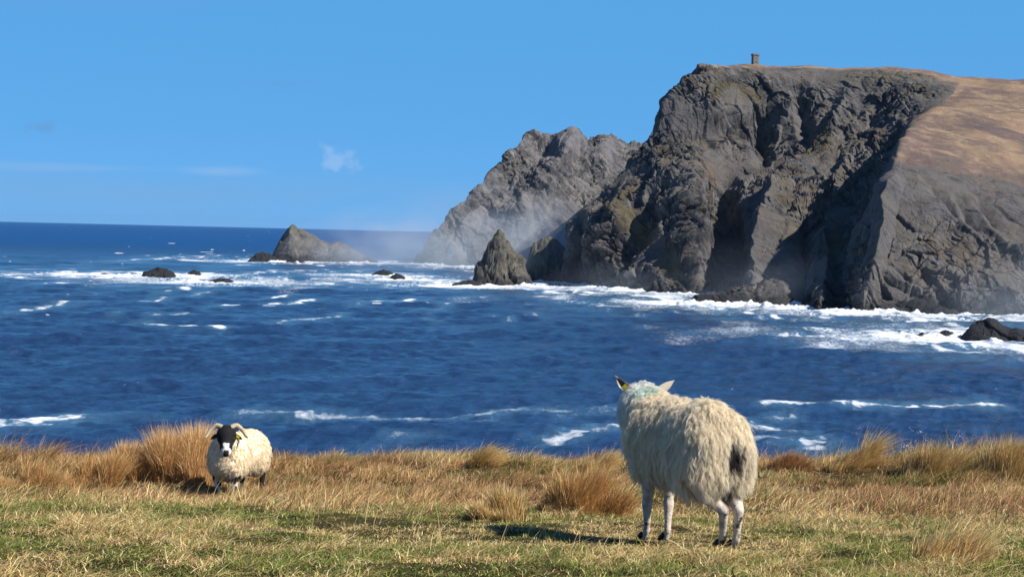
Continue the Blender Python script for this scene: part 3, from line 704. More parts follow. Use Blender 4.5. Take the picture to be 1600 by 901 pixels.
def blades(name, root, hgt, width, lean, bend, colr, curl=0.0, mat=None, seed=0, tipcol=None, levels=3):
    """ribbon blades; lean (N,2) is the sideways travel of the tip per unit height, bend how much of it comes late"""
    r = np.random.default_rng(seed); n = len(root)
    tt = np.linspace(0, 1, levels + 1)
    ph = r.uniform(0, 2 * np.pi, n); side = np.stack([np.cos(ph), np.sin(ph), np.zeros(n)], 1)
    cd_ = r.normal(0, 1, (n, 2)) * curl
    vs_, cs = [], []
    for k, t in enumerate(tt):
        xy = lean * (t * (1 - bend) + t * t * bend)[..., None] * hgt[:, None] if np.ndim(bend) else lean * ((t * (1 - bend) + t * t * bend) * hgt)[:, None]
        xy = xy + cd_ * (hgt * np.sin(t * 2.6) * .5)[:, None]
        sag = 1 - .32 * t * np.clip(np.hypot(lean[:, 0], lean[:, 1]), 0, 1.6)
        p = root + np.concatenate([xy, (hgt * t * sag)[:, None]], 1)
        w = width * (1 - t ** 1.6 * .85)
        cc = colr if tipcol is None else colr * (1 - t) + tipcol * t
        cc = cc * (.62 + .38 * min(1, t * 2)) if False else cc
        if k < levels:
            vs_ += [p - side * w[:, None] / 2, p + side * w[:, None] / 2]; cs += [cc, cc]
        else:
            vs_ += [p]; cs += [cc]
    nvp = 2 * levels + 1
    V = np.stack(vs_, 1).reshape(-1, 3); C = np.stack(cs, 1).reshape(-1, 3)
    pat, cnt = [], []
    for k in range(levels - 1): pat += [2*k, 2*k+1, 2*k+3, 2*k+2]; cnt.append(4)
    pat += [2*levels-2, 2*levels-1, 2*levels]; cnt.append(3)
    F_ = (np.arange(n)[:, None] * nvp + np.array(pat)[None]).ravel()
    return mesh(name, V, F_, mat or M_grass, attrs={'col': np.clip(C, 0, 1)}, loopcounts=np.tile(cnt, n))
def lerp(a, b, t): return np.asarray(a)[None] * (1 - t[:, None]) + np.asarray(b)[None] * t[:, None]
GREEN, LIME, STRAW, PALE, GOLD, RUST, DEAD = (.115, .165, .030), (.33, .345, .070), (.64, .47, .17), (.90, .70, .38), (.74, .45, .185), (.42, .215, .090), (.13, .080, .035)
def inview(x, y, m_=110):
    z = ground(x, y); px, py = PX(np.stack([x, y, z], 1)); side = (px < -m_) | (px > 1600 + m_)
    return (py < 960) & (~side | ((rng.random(len(x)) < .55) & (px > -750) & (px < 2350))), z
def scatter(n, y0, y1, r, pw=1.0):
    y = y0 + (y1 - y0) * r.random(n) ** pw
    x = (r.random(n) - .5) * 2 * (.36 * y + 2.4)
    return x, y
def zone(x, y):
    """0 short green turf near the eye, 1 long dead grass farther out"""
    return sstep(8.6, 10.6, y + 1.1 * n2d(x, y, 1.7, 910) + 1.0 * n2d(x, y, .5, 911) - .10 * np.clip(x, -3, 3))
# short curly turf
x, y = scatter(720000, 4.7, 12.5, rng, .95)
ok, z = inview(x, y); x, y, z = x[ok], y[ok], z[ok]
zz = zone(x, y); keep = rng.random(len(x)) > zz * .80; x, y, z, zz = x[keep], y[keep], z[keep], zz[keep]
n = len(x)
patch = sstep(-.22, .28, n2d(x, y, .55, 920) + .6 * n2d(x, y, .17, 921) + .25 * n2d(x, y, 1.6, 923))
dry = np.clip((rng.random(n) < (.20 + .62 * patch + .3 * zz)).astype(float), 0, 1)
c1 = lerp(GREEN, LIME, rng.random(n) ** 1.3); c2_ = lerp(STRAW, PALE, rng.random(n) ** 1.5); c3 = lerp(GOLD, RUST, rng.random(n))
c2_ = np.where((rng.random(n) < .22 + .3 * zz)[:, None], c3, c2_)
cc = np.where(dry[:, None] > .5, c2_, c1) * (rng.uniform(.42, 1.3, n) * (.78 + .35 * sstep(-.3, .3, n2d(x, y, .09, 925))))[:, None]
clump = .50 + 1.2 * sstep(-.35, .5, n2d(x, y, .13, 922) + .5 * n2d(x, y, .7, 924))
h = (.016 + .028 * rng.random(n) ** 1.6) * clump * (1 + .5 * patch)
h = h * (1 - .5 * sstep(1.0, .6, np.abs((x - .15) / 1.5)) * sstep(6.6, 7.0, y) * sstep(8.9, 8.4, y))
wind = np.stack([.5 + 0 * x, .1 + 0 * x], 1)
dirn = rng.normal(0, .95, (n, 2)) + wind + 1.1 * np.stack([n2d(x, y, .12, 930), n2d(x, y, .12, 931)], 1)
g1 = blades('grass', np.stack([x, y, z - .004], 1), h, rng.uniform(.0028, .0055, n), dirn, .7, cc, .5, seed=1); tag(g1, kind='stuff')
# long dead grass with the wind in it
x, y = scatter(420000, 8.3, 21.6, rng, .80)
ok, z = inview(x, y); x, y, z = x[ok], y[ok], z[ok]
zz = zone(x, y); keep = rng.random(len(x)) < .06 + .94 * zz; x, y, z, zz = x[keep], y[keep], z[keep], zz[keep]
n = len(x)
pt = n2d(x, y, .95, 940) + .6 * n2d(x, y, .3, 941); pt2 = n2d(x, y, 2.1, 942) + .5 * n2d(x, y, .5, 943)
mixr = np.clip(sstep(-.20, .50, pt) + rng.normal(0, .22, n), 0, 1)
cc = lerp(RUST, GOLD, mixr * .85); cc = np.where((rng.random(n) < sstep(-.05, .55, pt2) * .55 + .06)[:, None], lerp(STRAW, PALE, rng.random(n) ** 1.4), cc)
cc = np.where((rng.random(n) < .10 + .35 * sstep(.05, .4, n2d(x, y, 1.3, 944)))[:, None], lerp(GREEN, LIME, rng.random(n)) * .9, cc) * rng.uniform(.45, 1.3, n)[:, None]
clump = .25 + 1.45 * sstep(-.35, .45, n2d(x, y, .34, 945) + .6 * n2d(x, y, 1.2, 946))
crest = sstep(16.6, 18.6, y) * np.clip(sstep(2.2, 4.2, x) + .55 * sstep(-3.6, -5.5, x) + .25, 0, 1) * sstep(-.35, .25, n2d(x, y, 1.1, 947) + .5 * n2d(x, y, .4, 948))
h = (.045 + .075 * rng.random(n) ** 1.4) * clump * (.75 + .25 * zz) * (1 + 2.1 * crest)
for qx, qy in ((-2.6, 14.2), (-3.1, 14.3)): h = h * (1 - .6 * np.exp(-(((x - qx) / .6) ** 2 + ((y - qy) / .55) ** 2)))
dirn = rng.normal(0, .50, (n, 2)) + (.62, .1) + .8 * np.stack([n2d(x, y, .4, 950), n2d(x, y, .4, 951)], 1)
g2 = blades('grass', np.stack([x, y, z - .005], 1), h, rng.uniform(.004, .0085, n), dirn, .6, cc, .25, seed=2); tag(g2, kind='stuff')
# thin tall seed stalks standing above the sward
x, y = scatter(7600, 6.2, 21, rng, .75)
ok, z = inview(x, y); keep = ok & (rng.random(len(x)) < .12 + .88 * sstep(.0, .5, n2d(x, y, 1.4, 960) + .25 * sstep(.6, 2.4, x) * sstep(9, 6.5, y) + .15)); x, y, z = x[keep], y[keep], z[keep]; n = len(x)
g3 = blades('grass', np.stack([x, y, z], 1), rng.uniform(.10, .24, n), rng.uniform(.0018, .003, n), rng.normal(0, .22, (n, 2)) + (.42, .05), .8, lerp(GOLD, PALE, rng.random(n)), .06, seed=3, levels=4); tag(g3, kind='stuff')

# tussocks: each its own clump of stalks fanning out of one foot
def tussock(cx, cy, rx, ry, hh, n, label, lean=(.35, .05), cols=(RUST, GOLD, PALE), seed=0, tipw=.55, group='tall dead grass tussocks'):
    r = np.random.default_rng(seed + 1000)
    a = r.uniform(0, 2 * np.pi, n); q = np.sqrt(r.random(n)) * (.75 + .4 * n2d(np.cos(a) * 2, np.sin(a) * 2, 1.0, seed))
    x = cx + rx * q * np.cos(a); y = cy + ry * q * np.sin(a); z = ground(x, y) - .01
    f = .45 + .85 * sstep(-.35, .45, n2d(x, y, .16, seed + 7))
    h = hh * (1 - .55 * np.clip(q, 0, 1) ** 2) * r.uniform(.45, 1.15, n) * f
    d = np.stack([np.cos(a) * q * .24, np.sin(a) * q * .24], 1) + r.normal(0, .20, (n, 2)) + lean + .35 * np.stack([n2d(x, y, .22, seed + 3), n2d(x, y, .22, seed + 4)], 1) * .6
    cA = lerp(cols[0], cols[1], np.clip(r.random(n) * 1.2, 0, 1)) * r.uniform(.45, 1.35, n)[:, None]
    cB = cA * (1 - tipw) + lerp(cols[1], cols[2], r.random(n)) * tipw
    org = np.array([cx, cy, float(ground(np.array([cx]), np.array([cy]))[0])])
    o = blades('grass_tussock', np.stack([x, y, z], 1) - org, h, r.uniform(.0042, .0085, n) * (cy / 13) ** .5, d, .65, cA, .07, seed=seed, tipcol=cB, levels=4)
    o.location = org
    tag(o, label, 'tussock', group); return o
def tu(px, py, rpx, hpx, n, label, dy=None, **k):
    """foot of the clump at a place in the photograph; radius and height in its pixels"""
    y = 6.0
    while y < 22:
        x = (px - CX) / F * y
        if PX(np.array([[x, y, float(ground(np.array([x]), np.array([y]))[0])]]))[1][0] <= py: break
        y += .05
    s = y / F
    return tussock(x, y, rpx * s, dy or max(rpx * s * .6, .2), hpx * s, n, label, **k)
tu(215, 746, 44, 54, 8000, 'lower left shoulder of russet stalks, third tussock to the left from the black-faced sheep', seed=21, lean=(.05, .05))
tu(256, 750, 46, 76, 10000, 'rounded thick russet tussock, second to the left from the black-faced sheep', seed=1, lean=(-.05, .05))
tu(304, 754, 46, 82, 12000, 'tallest russet tussock directly behind the black-faced sheep', seed=2, lean=(.02, .05))
tu(150, 762, 60, 52, 7000, 'low spreading golden tussock on the slope left of the hummock', seed=3, lean=(.2, .05), cols=(RUST, GOLD, STRAW))
tu(40, 775, 70, 62, 7500, 'golden tussock cut by the left edge of the picture', seed=4, lean=(.35, .05), cols=(RUST, GOLD, STRAW))
tu(758, 730, 38, 46, 3200, 'small wind-combed straw tussock on the skyline between the two sheep', seed=5, lean=(.75, .0), cols=(GOLD, STRAW, PALE))
tu(720, 730, 26, 22, 1800, 'low brown tuft leaning against the straw tussock on the skyline', seed=6, lean=(.5, .0))
tu(925, 804, 98, 68, 15000, 'broad russet tussock at the near side of the white sheep, below its chest', seed=7, lean=(.25, .0), cols=(RUST, GOLD, STRAW))
tu(782, 812, 56, 56, 4600, 'pale gold tussock on the green turf, its foot in shadow', seed=8, lean=(-.12, .0), cols=(RUST, STRAW, PALE))
tu(930, 742, 44, 46, 4200, 'straw tussock on the skyline just left of the white sheep', seed=9, lean=(.6, .0), cols=(GOLD, STRAW, PALE))
tu(1010, 770, 55, 44, 4500, 'flattened russet tussock seen under the belly of the white sheep', seed=10, lean=(.4, .0))
tu(1335, 732, 56, 62, 5200, 'tallest straw tussock on the skyline to the right of the white sheep', seed=11, lean=(.55, .0), cols=(GOLD, STRAW, PALE))
tu(1240, 738, 46, 32, 4200, 'low dark russet tussock next to the rump of the white sheep', seed=12, lean=(.4, .0), cols=(RUST, RUST, GOLD))
tu(1465, 744, 58, 54, 5000, 'straw tussock on the skyline, second from the right edge', seed=13, lean=(.4, .0), cols=(RUST, STRAW, PALE))
tu(1575, 750, 62, 62, 6500, 'high straw tussock at the right edge of the skyline', seed=14, lean=(.35, .0), cols=(RUST, STRAW, PALE))
tu(1500, 876, 80, 70, 1500, 'sparse arching dry grass clump in the near right corner of the turf', seed=15, lean=(.5, .0), cols=(GOLD, STRAW, PALE))
# ------------------------------------------------------------------ sheep
def smin(a, b, k):
    h = np.clip(.5 + .5 * (b - a) / k, 0, 1); return b * (1 - h) + a * h - k * h * (1 - h)
def ell(P, c, r, yaw=0.0, pitch=0.0):
    q = P - np.array(c)
    if yaw:
        cy_, sy_ = math.cos(yaw), math.sin(yaw); q = np.stack([q[..., 0] * cy_ + q[..., 1] * sy_, -q[..., 0] * sy_ + q[..., 1] * cy_, q[..., 2]], -1)
    if pitch:
        cp, sp_ = math.cos(pitch), math.sin(pitch); q = np.stack([q[..., 0] * cp + q[..., 2] * sp_, q[..., 1], -q[..., 0] * sp_ + q[..., 2] * cp], -1)
    r = np.array(r); k0 = np.linalg.norm(q / r, axis=-1); k1 = np.linalg.norm(q / (r * r), axis=-1)
    return k0 * (k0 - 1) / (k1 + 1e-9)
def cone(P, a, b, ra, rb):
    a = np.array(a); b = np.array(b); ab = b - a; t = np.clip(((P - a) @ ab) / (ab @ ab), 0, 1)
    return np.linalg.norm(P - a - t[..., None] * ab, axis=-1) - (ra * (1 - t) + rb * t)
def surface_nets(fn, lo, hi, h):
    ax = [np.arange(lo[i], hi[i] + h, h, dtype=np.float32) for i in range(3)]
    G3 = np.stack(np.meshgrid(*ax, indexing='ij'), -1); S = fn(G3).astype(np.float32)
    nx, ny, nz = S.shape
    c = [(i, j, k) for i in (0, 1) for j in (0, 1) for k in (0, 1)]
    val = {q: S[q[0]:nx-1+q[0], q[1]:ny-1+q[1], q[2]:nz-1+q[2]] for q in c}
    acc = np.zeros((nx-1, ny-1, nz-1, 3), np.float32); cnt = np.zeros((nx-1, ny-1, nz-1), np.float32)
    for q in c:
        for d in range(3):
            if q[d]: continue
            q2 = list(q); q2[d] = 1; q2 = tuple(q2)
            a, b = val[q], val[q2]; cr = (a < 0) != (b < 0)
            t = np.where(cr, a / np.where(cr, a - b, 1), 0)
            for e in range(3): acc[..., e] += np.where(cr, q[e] + (t if e == d else 0), 0)
            cnt += cr
    act = cnt > 0; idx = np.full(act.shape, -1, np.int64); idx[act] = np.arange(act.sum())
    base = np.stack(np.nonzero(act), 1)
    V = (base + acc[act] / cnt[act][:, None]) * h + np.array(lo)
    quads = []
    for d in range(3):
        a = S; sl0 = [slice(None)] * 3; sl1 = [slice(None)] * 3; sl0[d] = slice(0, -1); sl1[d] = slice(1, None)
        A, B = S[tuple(sl0)] < 0, S[tuple(sl1)] < 0
        cr = np.stack(np.nonzero(A != B), 1)
        u, v = [(1, 2), (2, 0), (0, 1)][d]
        ok = (cr[:, u] > 0) & (cr[:, v] > 0) & (cr[:, u] < S.shape[u] - 1) & (cr[:, v] < S.shape[v] - 1); cr = cr[ok]
        def at(du, dv):
            q = cr.copy(); q[:, u] += du; q[:, v] += dv; return idx[q[:, 0], q[:, 1], q[:, 2]]
        Q = np.stack([at(-1, -1), at(0, -1), at(0, 0), at(-1, 0)], 1)
        s_ = A[cr[:, 0], cr[:, 1], cr[:, 2]]
        Q = np.where(s_[:, None], Q, Q[:, ::-1]); quads.append(Q)
    Q = np.concatenate(quads); Q = Q[(Q >= 0).all(1)]
    return V, Q
def grad(fn, P, e=.004):
    g = np.stack([fn(P + d) - fn(P - d) for d in np.eye(3) * e], -1); return g / (np.linalg.norm(g, axis=-1, keepdims=True) + 1e-9)

M_skin = Mat('sheep_coat'); 
M_skin.set(Base_Color=M_skin.attr('col', False), Roughness=.8, Specular_IOR_Level=.2, Normal=M_skin.bump(M_skin.noise(70, 4, .7), .8, .01))
M_wool = Mat('wool'); M_wool.m = grass_mat('wool_fibre', .42)
M_eye = Mat('eye'); M_eye.set(Base_Color=(.02, .015, .01), Roughness=.15)
M_horn = Mat('horn'); M_horn.set(Base_Color=M_horn.mix(M_horn.ramp(M_horn.noise(60, 3, .5, sc=(1, 1, 4)), .35, .65), (.30, .23, .14), (.50, .41, .28)), Roughness=.5)
M_tag = Mat('yellow_plastic'); M_tag.set(Base_Color=(.80, .62, .04), Roughness=.4)
M_hoof = Mat('hoof'); M_hoof.set(Base_Color=(.018, .015, .013), Roughness=.6)
M_ear = Mat('ear_skin'); M_ear.set(Base_Color=M_ear.attr('col', False), Roughness=.8)

def make_sheep(name, label, foot_px, D, heading, spec, seed, S=1.0):
    """heading: angle of the sheep's forward axis, measured from straight away from the eye towards the left"""
    r = np.random.default_rng(seed)
    foot_px, foot_py = foot_px
    for D in np.arange(D - 1.5, D + 1.5, .01):                 # stand where the feet meet the turf
        x0 = (foot_px - CX) / F * D; g0 = float(ground(np.array([x0]), np.array([D]))[0])
        if PX(np.array([[x0, D, g0]]))[1][0] <= foot_py: break
    root = bpy.data.objects.new(name, None); col.objects.link(root)
    root.location = (x0, D, float(ground(np.array([x0]), np.array([D]))[0])); root.rotation_euler = (0, 0, R(90) + heading); root.scale = (S, S, S)
    tag(root, label, 'sheep')
    ca, sa = math.cos(R(90) + heading), math.sin(R(90) + heading)
    def gl(lx, ly):                                           # ground under a point of the sheep, in its own frame
        wx = x0 + (lx * ca - ly * sa) * S; wy = D + (lx * sa + ly * ca) * S
        return (float(ground(np.array([wx]), np.array([wy]))[0]) - root.location[2]) / S
    lift = spec.get('lift', 0.0); up_ = np.array([0, 0, lift])
    woolE = [(tuple(np.array(e[0]) + up_),) + tuple(e[1:]) for e in spec['wool']]; neckE = spec['neck']; headE = spec['head']; legs = spec['legs']
    def wool(P):
        d = None
        for e in woolE:
            s_ = ell(P, *e[:2], *(e[2:] if len(e) > 2 else ())); d = s_ if d is None else smin(d, s_, .075)
        for a, b, ra, rb in neckE: d = smin(d, cone(P, a, b, ra, rb), .07)
        return d
    def head(P):
        d = None
        for e in headE:
            s_ = cone(P, *e[1:]) if e[0] == 'c' else ell(P, *e[1:]); d = s_ if d is None else smin(d, s_, .03)
        return d
    LG = []
    for L in legs:
        pts = [np.array(p, float) for p in L[0]]
        g = gl(pts[-1][0], pts[-1][1]); pts[-1][2] += g
        if len(pts) > 2: pts[-2][2] += g * .8
        LG.append((pts, L[1]))
    def leg(P):
        d = None
        for pts, rr in LG:
            for i in range(len(pts) - 1):
                s_ = cone(P, pts[i], pts[i + 1], rr[i], rr[i + 1]); d = s_ if d is None else smin(d, s_, .014)
        return d
    bump = lambda P: .0
    def full(P):
        return smin(smin(wool(P), head(P), .035), leg(P), .03)
    V, Q = surface_nets(full, (-.72, -.42, -.12), (.95, .42, 1.05), .0125)
    dw, dh, dl = wool(V), head(V), leg(V)
    N = grad(full, V)
    # woolly relief on the fleece only
    wm = sstep(.012, -.004, dw - np.minimum(dh, dl) * 0 - .0) * sstep(-.01, .012, np.minimum(dh, dl) + .004)
    rel = fbm(V / (.055, .055, .10), 3, seed) * .012 + fbm(V / .02, 2, seed + 4) * .004
    if spec.get('folds'):
        fx = sstep(.18, .34, V[:, 0]) * sstep(.62, .50, V[:, 2]); rel = rel * (1 - .3 * fx) + fx * .005 * (.5 + noise(V / .07, seed + 9) * 1.5) * np.sin((V[:, 2] + .35 * V[:, 1] ** 2 + .02 * noise(V / .12, seed + 8)) * 2 * np.pi / .052)
    V = V + N * (rel * wm)[:, None]
    C = spec['paint'](V, dw, dh, dl, r)
    mesh('body', V, Q, M_skin.m, root, smooth=True, attrs={'col': C})
    # fleece: locks of fine curling strands
    fa = V[Q]; ar = np.linalg.norm(np.cross(fa[:, 2] - fa[:, 0], fa[:, 3] - fa[:, 1]), axis=1)
    fw = wm[Q].mean(1); ar = ar * (fw > .5)
    nl, ns, npn = spec['locks'], spec['strands'], 7
    f = r.choice(len(Q), nl, p=ar / ar.sum()); a, b = r.random((2, nl, 1))
    base = (fa[f, 0] * (1 - a) + fa[f, 1] * a) * (1 - b) + (fa[f, 3] * (1 - a) + fa[f, 2] * a) * b
    Nb = grad(wool, base); down = np.array([-.25, 0, -1.0])
    tang = down - Nb * (Nb @ down)[:, None]; tang /= np.linalg.norm(tang, axis=1, keepdims=True) + .2
    swirl = np.stack([noise(base / .16, seed + 20 + k) for k in range(3)], 1) * 1.1
    ln = spec['wool_len'] * r.uniform(.6, 1.25, nl) * (.7 + .5 * sstep(.75, .3, base[:, 2]) + .15 * sstep(.1, -.3, base[:, 0])) * sstep(.75, .45, base[:, 0] * .9 + .1 - 0 * base[:, 2]) ** .35
    ln *= 1 - .45 * sstep(.30, .42, base[:, 0])
    dirl = Nb * spec.get('stand', .5) + tang + swirl * .38 + r.normal(0, .13, (nl, 3)); dirl /= np.linalg.norm(dirl, axis=1, keepdims=True)
    sidev = np.cross(dirl, Nb); sidev /= np.linalg.norm(sidev, axis=1, keepdims=True) + 1e-6
    ph = r.uniform(0, 6.28, nl); fq = r.uniform(1.1, 2.1, nl)
    tt = np.linspace(0, 1, npn)
    P = np.zeros((nl, ns, npn, 3), np.float32)
    off = r.normal(0, 1, (nl, ns, 3)) * spec['lock_r'] * r.uniform(.6, 1.5, (nl, 1, 1))
    ragged = r.uniform(.75, 1.15, (nl, ns, 1))
    for k, t in enumerate(tt):
        c_ = base + dirl * (ln * t)[:, None] + Nb * (ln * (.30 * math.sin(t * 2.2) - .12 * t))[:, None] + np.array([0, 0, -1.]) * (ln * .35 * t * t)[:, None] \
            + sidev * (spec['wave'] * ln * np.sin(ph + t * fq * 6.28) * t ** .6)[:, None]
        P[:, :, k] = c_[:, None] + off * (1 - .55 * t) + dirl[:, None] * (ln[:, None, None] * t * (ragged - 1)) - Nb[:, None] * (.004 * (1 - t))
    fc = spec['paint'](base, wool(base), head(base), leg(base), r)
    fc = np.repeat(fc[:, None], ns, 1) * r.uniform(.86, 1.08, (nl, ns, 1)) * r.uniform(.82, 1.08, (nl, 1, 1))
    hc = bpy.data.hair_curves.new('fleece'); hc.add_curves([npn] * (nl * ns))
    hc.attributes['position'].data.foreach_set('vector', P.ravel())
    ra = hc.attributes.get('radius') or hc.attributes.new('radius', 'FLOAT', 'POINT')
    rad = np.tile((spec['hair_r'] * (1 - .75 * tt ** 2)).astype(np.float32), nl * ns); ra.data.foreach_set('value', rad)
    ca_ = hc.attributes.new('col', 'FLOAT_COLOR', 'CURVE'); fc4 = np.concatenate([np.clip(fc, 0, 1).reshape(-1, 3), np.ones((nl * ns, 1))], 1).astype(np.float32)
    ca_.data.foreach_set('color', fc4.ravel())
    hc.materials.append(M_wool.m)
    link('fleece', hc, root)
    # hooves
    for pts, rr in LG:
        e = pts[-1]; fwd_ = np.array([1., 0, 0]) if len(pts[0]) else 0
        def hoof(Pq, e=e, rr=rr):
            d = smin(cone(Pq, e + (0.004, .011, .012), e + (.034, .013, -.012), .017, .013), cone(Pq, e + (.004, -.011, .012), e + (.034, -.013, -.012), .017, .013), .004)
            return np.maximum(d, e[2] - .022 - Pq[..., 2])
        hv_, hq = surface_nets(hoof, e - .05, e + .07, .005)
        mesh('hoof', hv_, hq, M_hoof.m, root, smooth=True)
    # ears
    for E_ in spec['ears']:
        a = np.array(E_['root']); t_ = np.array(E_['tip']); L_ = np.linalg.norm(t_ - a); d = (t_ - a) / L_
        nrm = np.array(E_['face'], float); nrm -= d * (nrm @ d); nrm /= np.linalg.norm(nrm); s_ = np.cross(d, nrm)
        V_, C_ = [], []
        ku, kv = 12, 9
        for sgn in (1, -1):
            for i in range(ku):
                u = i / (ku - 1); w = E_['w'] * (math.sin(math.pi * min(1, u * .93 + .12)) ** .75)
                for j in range(kv):
                    v = j / (kv - 1) * 2 - 1
                    cup = w * .55 * (v * v - .3) * (1 - .4 * u)
                    p = a + d * (u * L_) + s_ * (w * v) + nrm * (cup + sgn * .003 * (1 - v * v))
                    V_.append(p); C_.append(E_['inner'] if sgn > 0 and abs(v) < .72 else E_['outer'])
        Fq = np.concatenate([gridfaces(ku, kv), gridfaces(ku, kv, True) + ku * kv])
        eo = mesh('ear', np.array(V_), Fq, M_ear.m, root, smooth=True, attrs={'col': np.array(C_)})
        if E_.get('tag'):
            c0 = a + d * L_ * .42 + nrm * .010; w = .011
            Vt, Ft = [], []; box(Vt, Ft, -w, w, -.017, .017, -.0018, .0018)
            Vt = np.array(Vt); Mx = np.stack([s_, d, nrm], 0); mesh('ear_tag', Vt @ Mx + c0, Ft, M_tag.m, eo)
    for ex in spec['eyes']:
        ev, eq = surface_nets(lambda Pq: np.linalg.norm(Pq - np.array(ex), axis=-1) - .0125, np.array(ex) - .02, np.array(ex) + .02, .004)
        mesh('eye', ev, eq, M_eye.m, root, smooth=True)
    for hp, hr in spec.get('horns', []):
        pts = catmull(np.array(hp, float), np.linspace(0, len(hp) - 1, 40)); rr = np.interp(np.linspace(0, 1, 40), np.linspace(0, 1, len(hr)), hr)
        rr = rr * (1 + .07 * np.sin(np.arange(40) * 2.2)); tg = np.gradient(pts, axis=0); tg /= np.linalg.norm(tg, axis=1, keepdims=True)
        u = np.cross(tg, (0.31, .2, .93)); u /= np.linalg.norm(u, axis=1, keepdims=True); w = np.cross(tg, u)
        an = np.linspace(0, 2 * np.pi, 13)
        S = pts[:, None] + rr[:, None, None] * (np.cos(an)[None, :, None] * u[:, None] + np.sin(an)[None, :, None] * w[:, None])
        mesh('horn', S.reshape(-1, 3), gridfaces(40, 13), M_horn.m, root, smooth=True)
    return root

def paint_white(V, dw, dh, dl, r):
    n = len(V); x, y, z = V.T
    C = np.tile(np.array([.98, .88, .70]), (n, 1))
    C = C * (1 - .10 * sstep(.1, .6, fbm(V / .13, 3, 61)))[:, None]
    t = sstep(.24, .42, x) * sstep(.42, .62, z)                           # bluish white neck
    C = C * (1 - t[:, None]) + np.array([.84, .85, .80]) * t[:, None]
    p0 = np.array(POLL); d = np.linalg.norm((V - p0) / (1, 1, .8), axis=1)
    s_ = sstep(.10, .03, d + .01 * noise(V / .03, 64)); C = C * (1 - .60 * s_[:, None]) + np.array([.45, .72, .70]) * .60 * s_[:, None]
    skin = dl < dw
    lc = np.tile(np.array([.66, .56, .46]), (n, 1)); b = noise(V / .035, 66)
    lc = lc * (1 - .35 * sstep(.1, .5, b))[:, None]
    lc = np.where(((noise(V / .045, 69) > .36) & (z < .30))[:, None], (.06, .05, .045), lc)
    C = np.where((skin & (dl < dh))[:, None], lc, C)
    C = np.where(((dh < dw) & (dh < dl))[:, None], (.72, .69, .62), C)
    # dark brown patches painted under the tail and between the thighs
    q = np.sqrt(((y + .015) / .042) ** 2 + ((z - .525) / .060) ** 2) + .35 * noise(V / .03, 67)
    t = sstep(1.15, .75, q) * (x < -.28); C = C * (1 - t[:, None]) + np.array([.022, .014, .010]) * t[:, None]
    q = np.sqrt(((y - .0) / .035) ** 2 + ((z - .33) / .10) ** 2); t = sstep(1.2, .7, q) * (x < -.3) * .9; C = C * (1 - t[:, None]) + np.array([.05, .03, .02]) * t[:, None]
    t = sstep(.0, .5, fbm(V / (.07, .07, .16), 3, 63)) * sstep(.60, .35, z) * (~skin) * .30; C = C * (1 - t[:, None]) + np.array([.50, .38, .24]) * t[:, None]
    t = sstep(.33, .25, z) * (~skin) * .5; C = C * (1 - t[:, None]) + np.array([.36, .27, .17]) * t[:, None]
    return C
ca35, sa35 = math.cos(R(31)), math.sin(R(31))
away = np.array([ca35, -sa35, 0]); leftv = np.array([sa35, ca35, 0])          # the head looks straight out to sea
HC = np.array([.425, -.035, .692])
POLL = tuple(HC - away * .12 + np.array([0, 0, .03]))
spec1 = dict(
    wool=[((0, 0, .485), (.29, .142, .185)), ((-.18, 0, .515), (.150, .152, .200)), ((.195, .0, .490), (.150, .138, .190)), ((.05, 0, .520), (.22, .125, .158)),
          ((-.21, .085, .42), (.12, .075, .135)), ((-.21, -.085, .42), (.12, .075, .135)), ((-.285, -.068, .45), (.060, .070, .145)), ((-.285, .068, .45), (.060, .070, .145)),
          ((.26, 0, .40), (.11, .12, .12)), ((-.315, -.060, .555), (.045, .038, .09))],
    neck=[((.24, .01, .575), tuple(HC - away * .05 + np.array([0, 0, -.04])), .155, .118), (tuple(HC - away * .06 + np.array([0, 0, -.05])), tuple(HC + (0, 0, 0)), .115, .082)],
    head=[('c', tuple(HC), tuple(HC + away * .17 - (0, 0, .085)), .072, .040), ('e', tuple(HC + (0, 0, .005)), (.085, .070, .070))],
    legs=[  # hip / knee / hock or wrist / fetlock / foot
        ([(-.25, -.10, .40), (-.28, -.09, .31), (-.355, -.065, .235), (-.335, -.075, .06), (-.31, -.075, .022)], [.085, .046, .026, .017, .020]),
        ([(-.24, .09, .40), (-.26, .07, .31), (-.345, .020, .24), (-.29, -.025, .065), (-.265, -.03, .022)], [.085, .046, .026, .017, .020]),
        ([(.22, -.085, .38), (.24, -.085, .26), (.235, -.08, .165), (.225, -.07, .055), (.24, -.07, .022)], [.06, .032, .026, .016, .020]),
        ([(.22, .06, .38), (.25, .045, .26), (.275, .03, .165), (.30, .01, .055), (.325, .01, .022)], [.06, .032, .026, .016, .020])],
    ears=[dict(root=HC + leftv * .055 + (0, 0, .030), tip=HC + leftv * .155 + (0, 0, .135) - away * .01, w=.026, face=-away + leftv * .3, inner=(.10, .07, .05), outer=(.70, .62, .50), tag=True),
          dict(root=HC - leftv * .055 + (0, 0, .030), tip=HC - leftv * .165 + (0, 0, .120) - away * .01, w=.024, face=away, inner=(.30, .20, .15), outer=(.70, .60, .46), tag=True)],
    eyes=[tuple(HC + away * .055 + leftv * .060 + (0, 0, .0)), tuple(HC + away * .055 - leftv * .060 + (0, 0, .0))],
    lift=.035, stand=.36, locks=9000, strands=11, wool_len=.050, lock_r=.0058, wave=.12, hair_r=.00058, paint=paint_white)
make_sheep('sheep', 'white woolly sheep seen from behind, turquoise mark on its neck, looking out to sea', (1078, 851), 7.6, R(31), spec1, 5, .92)

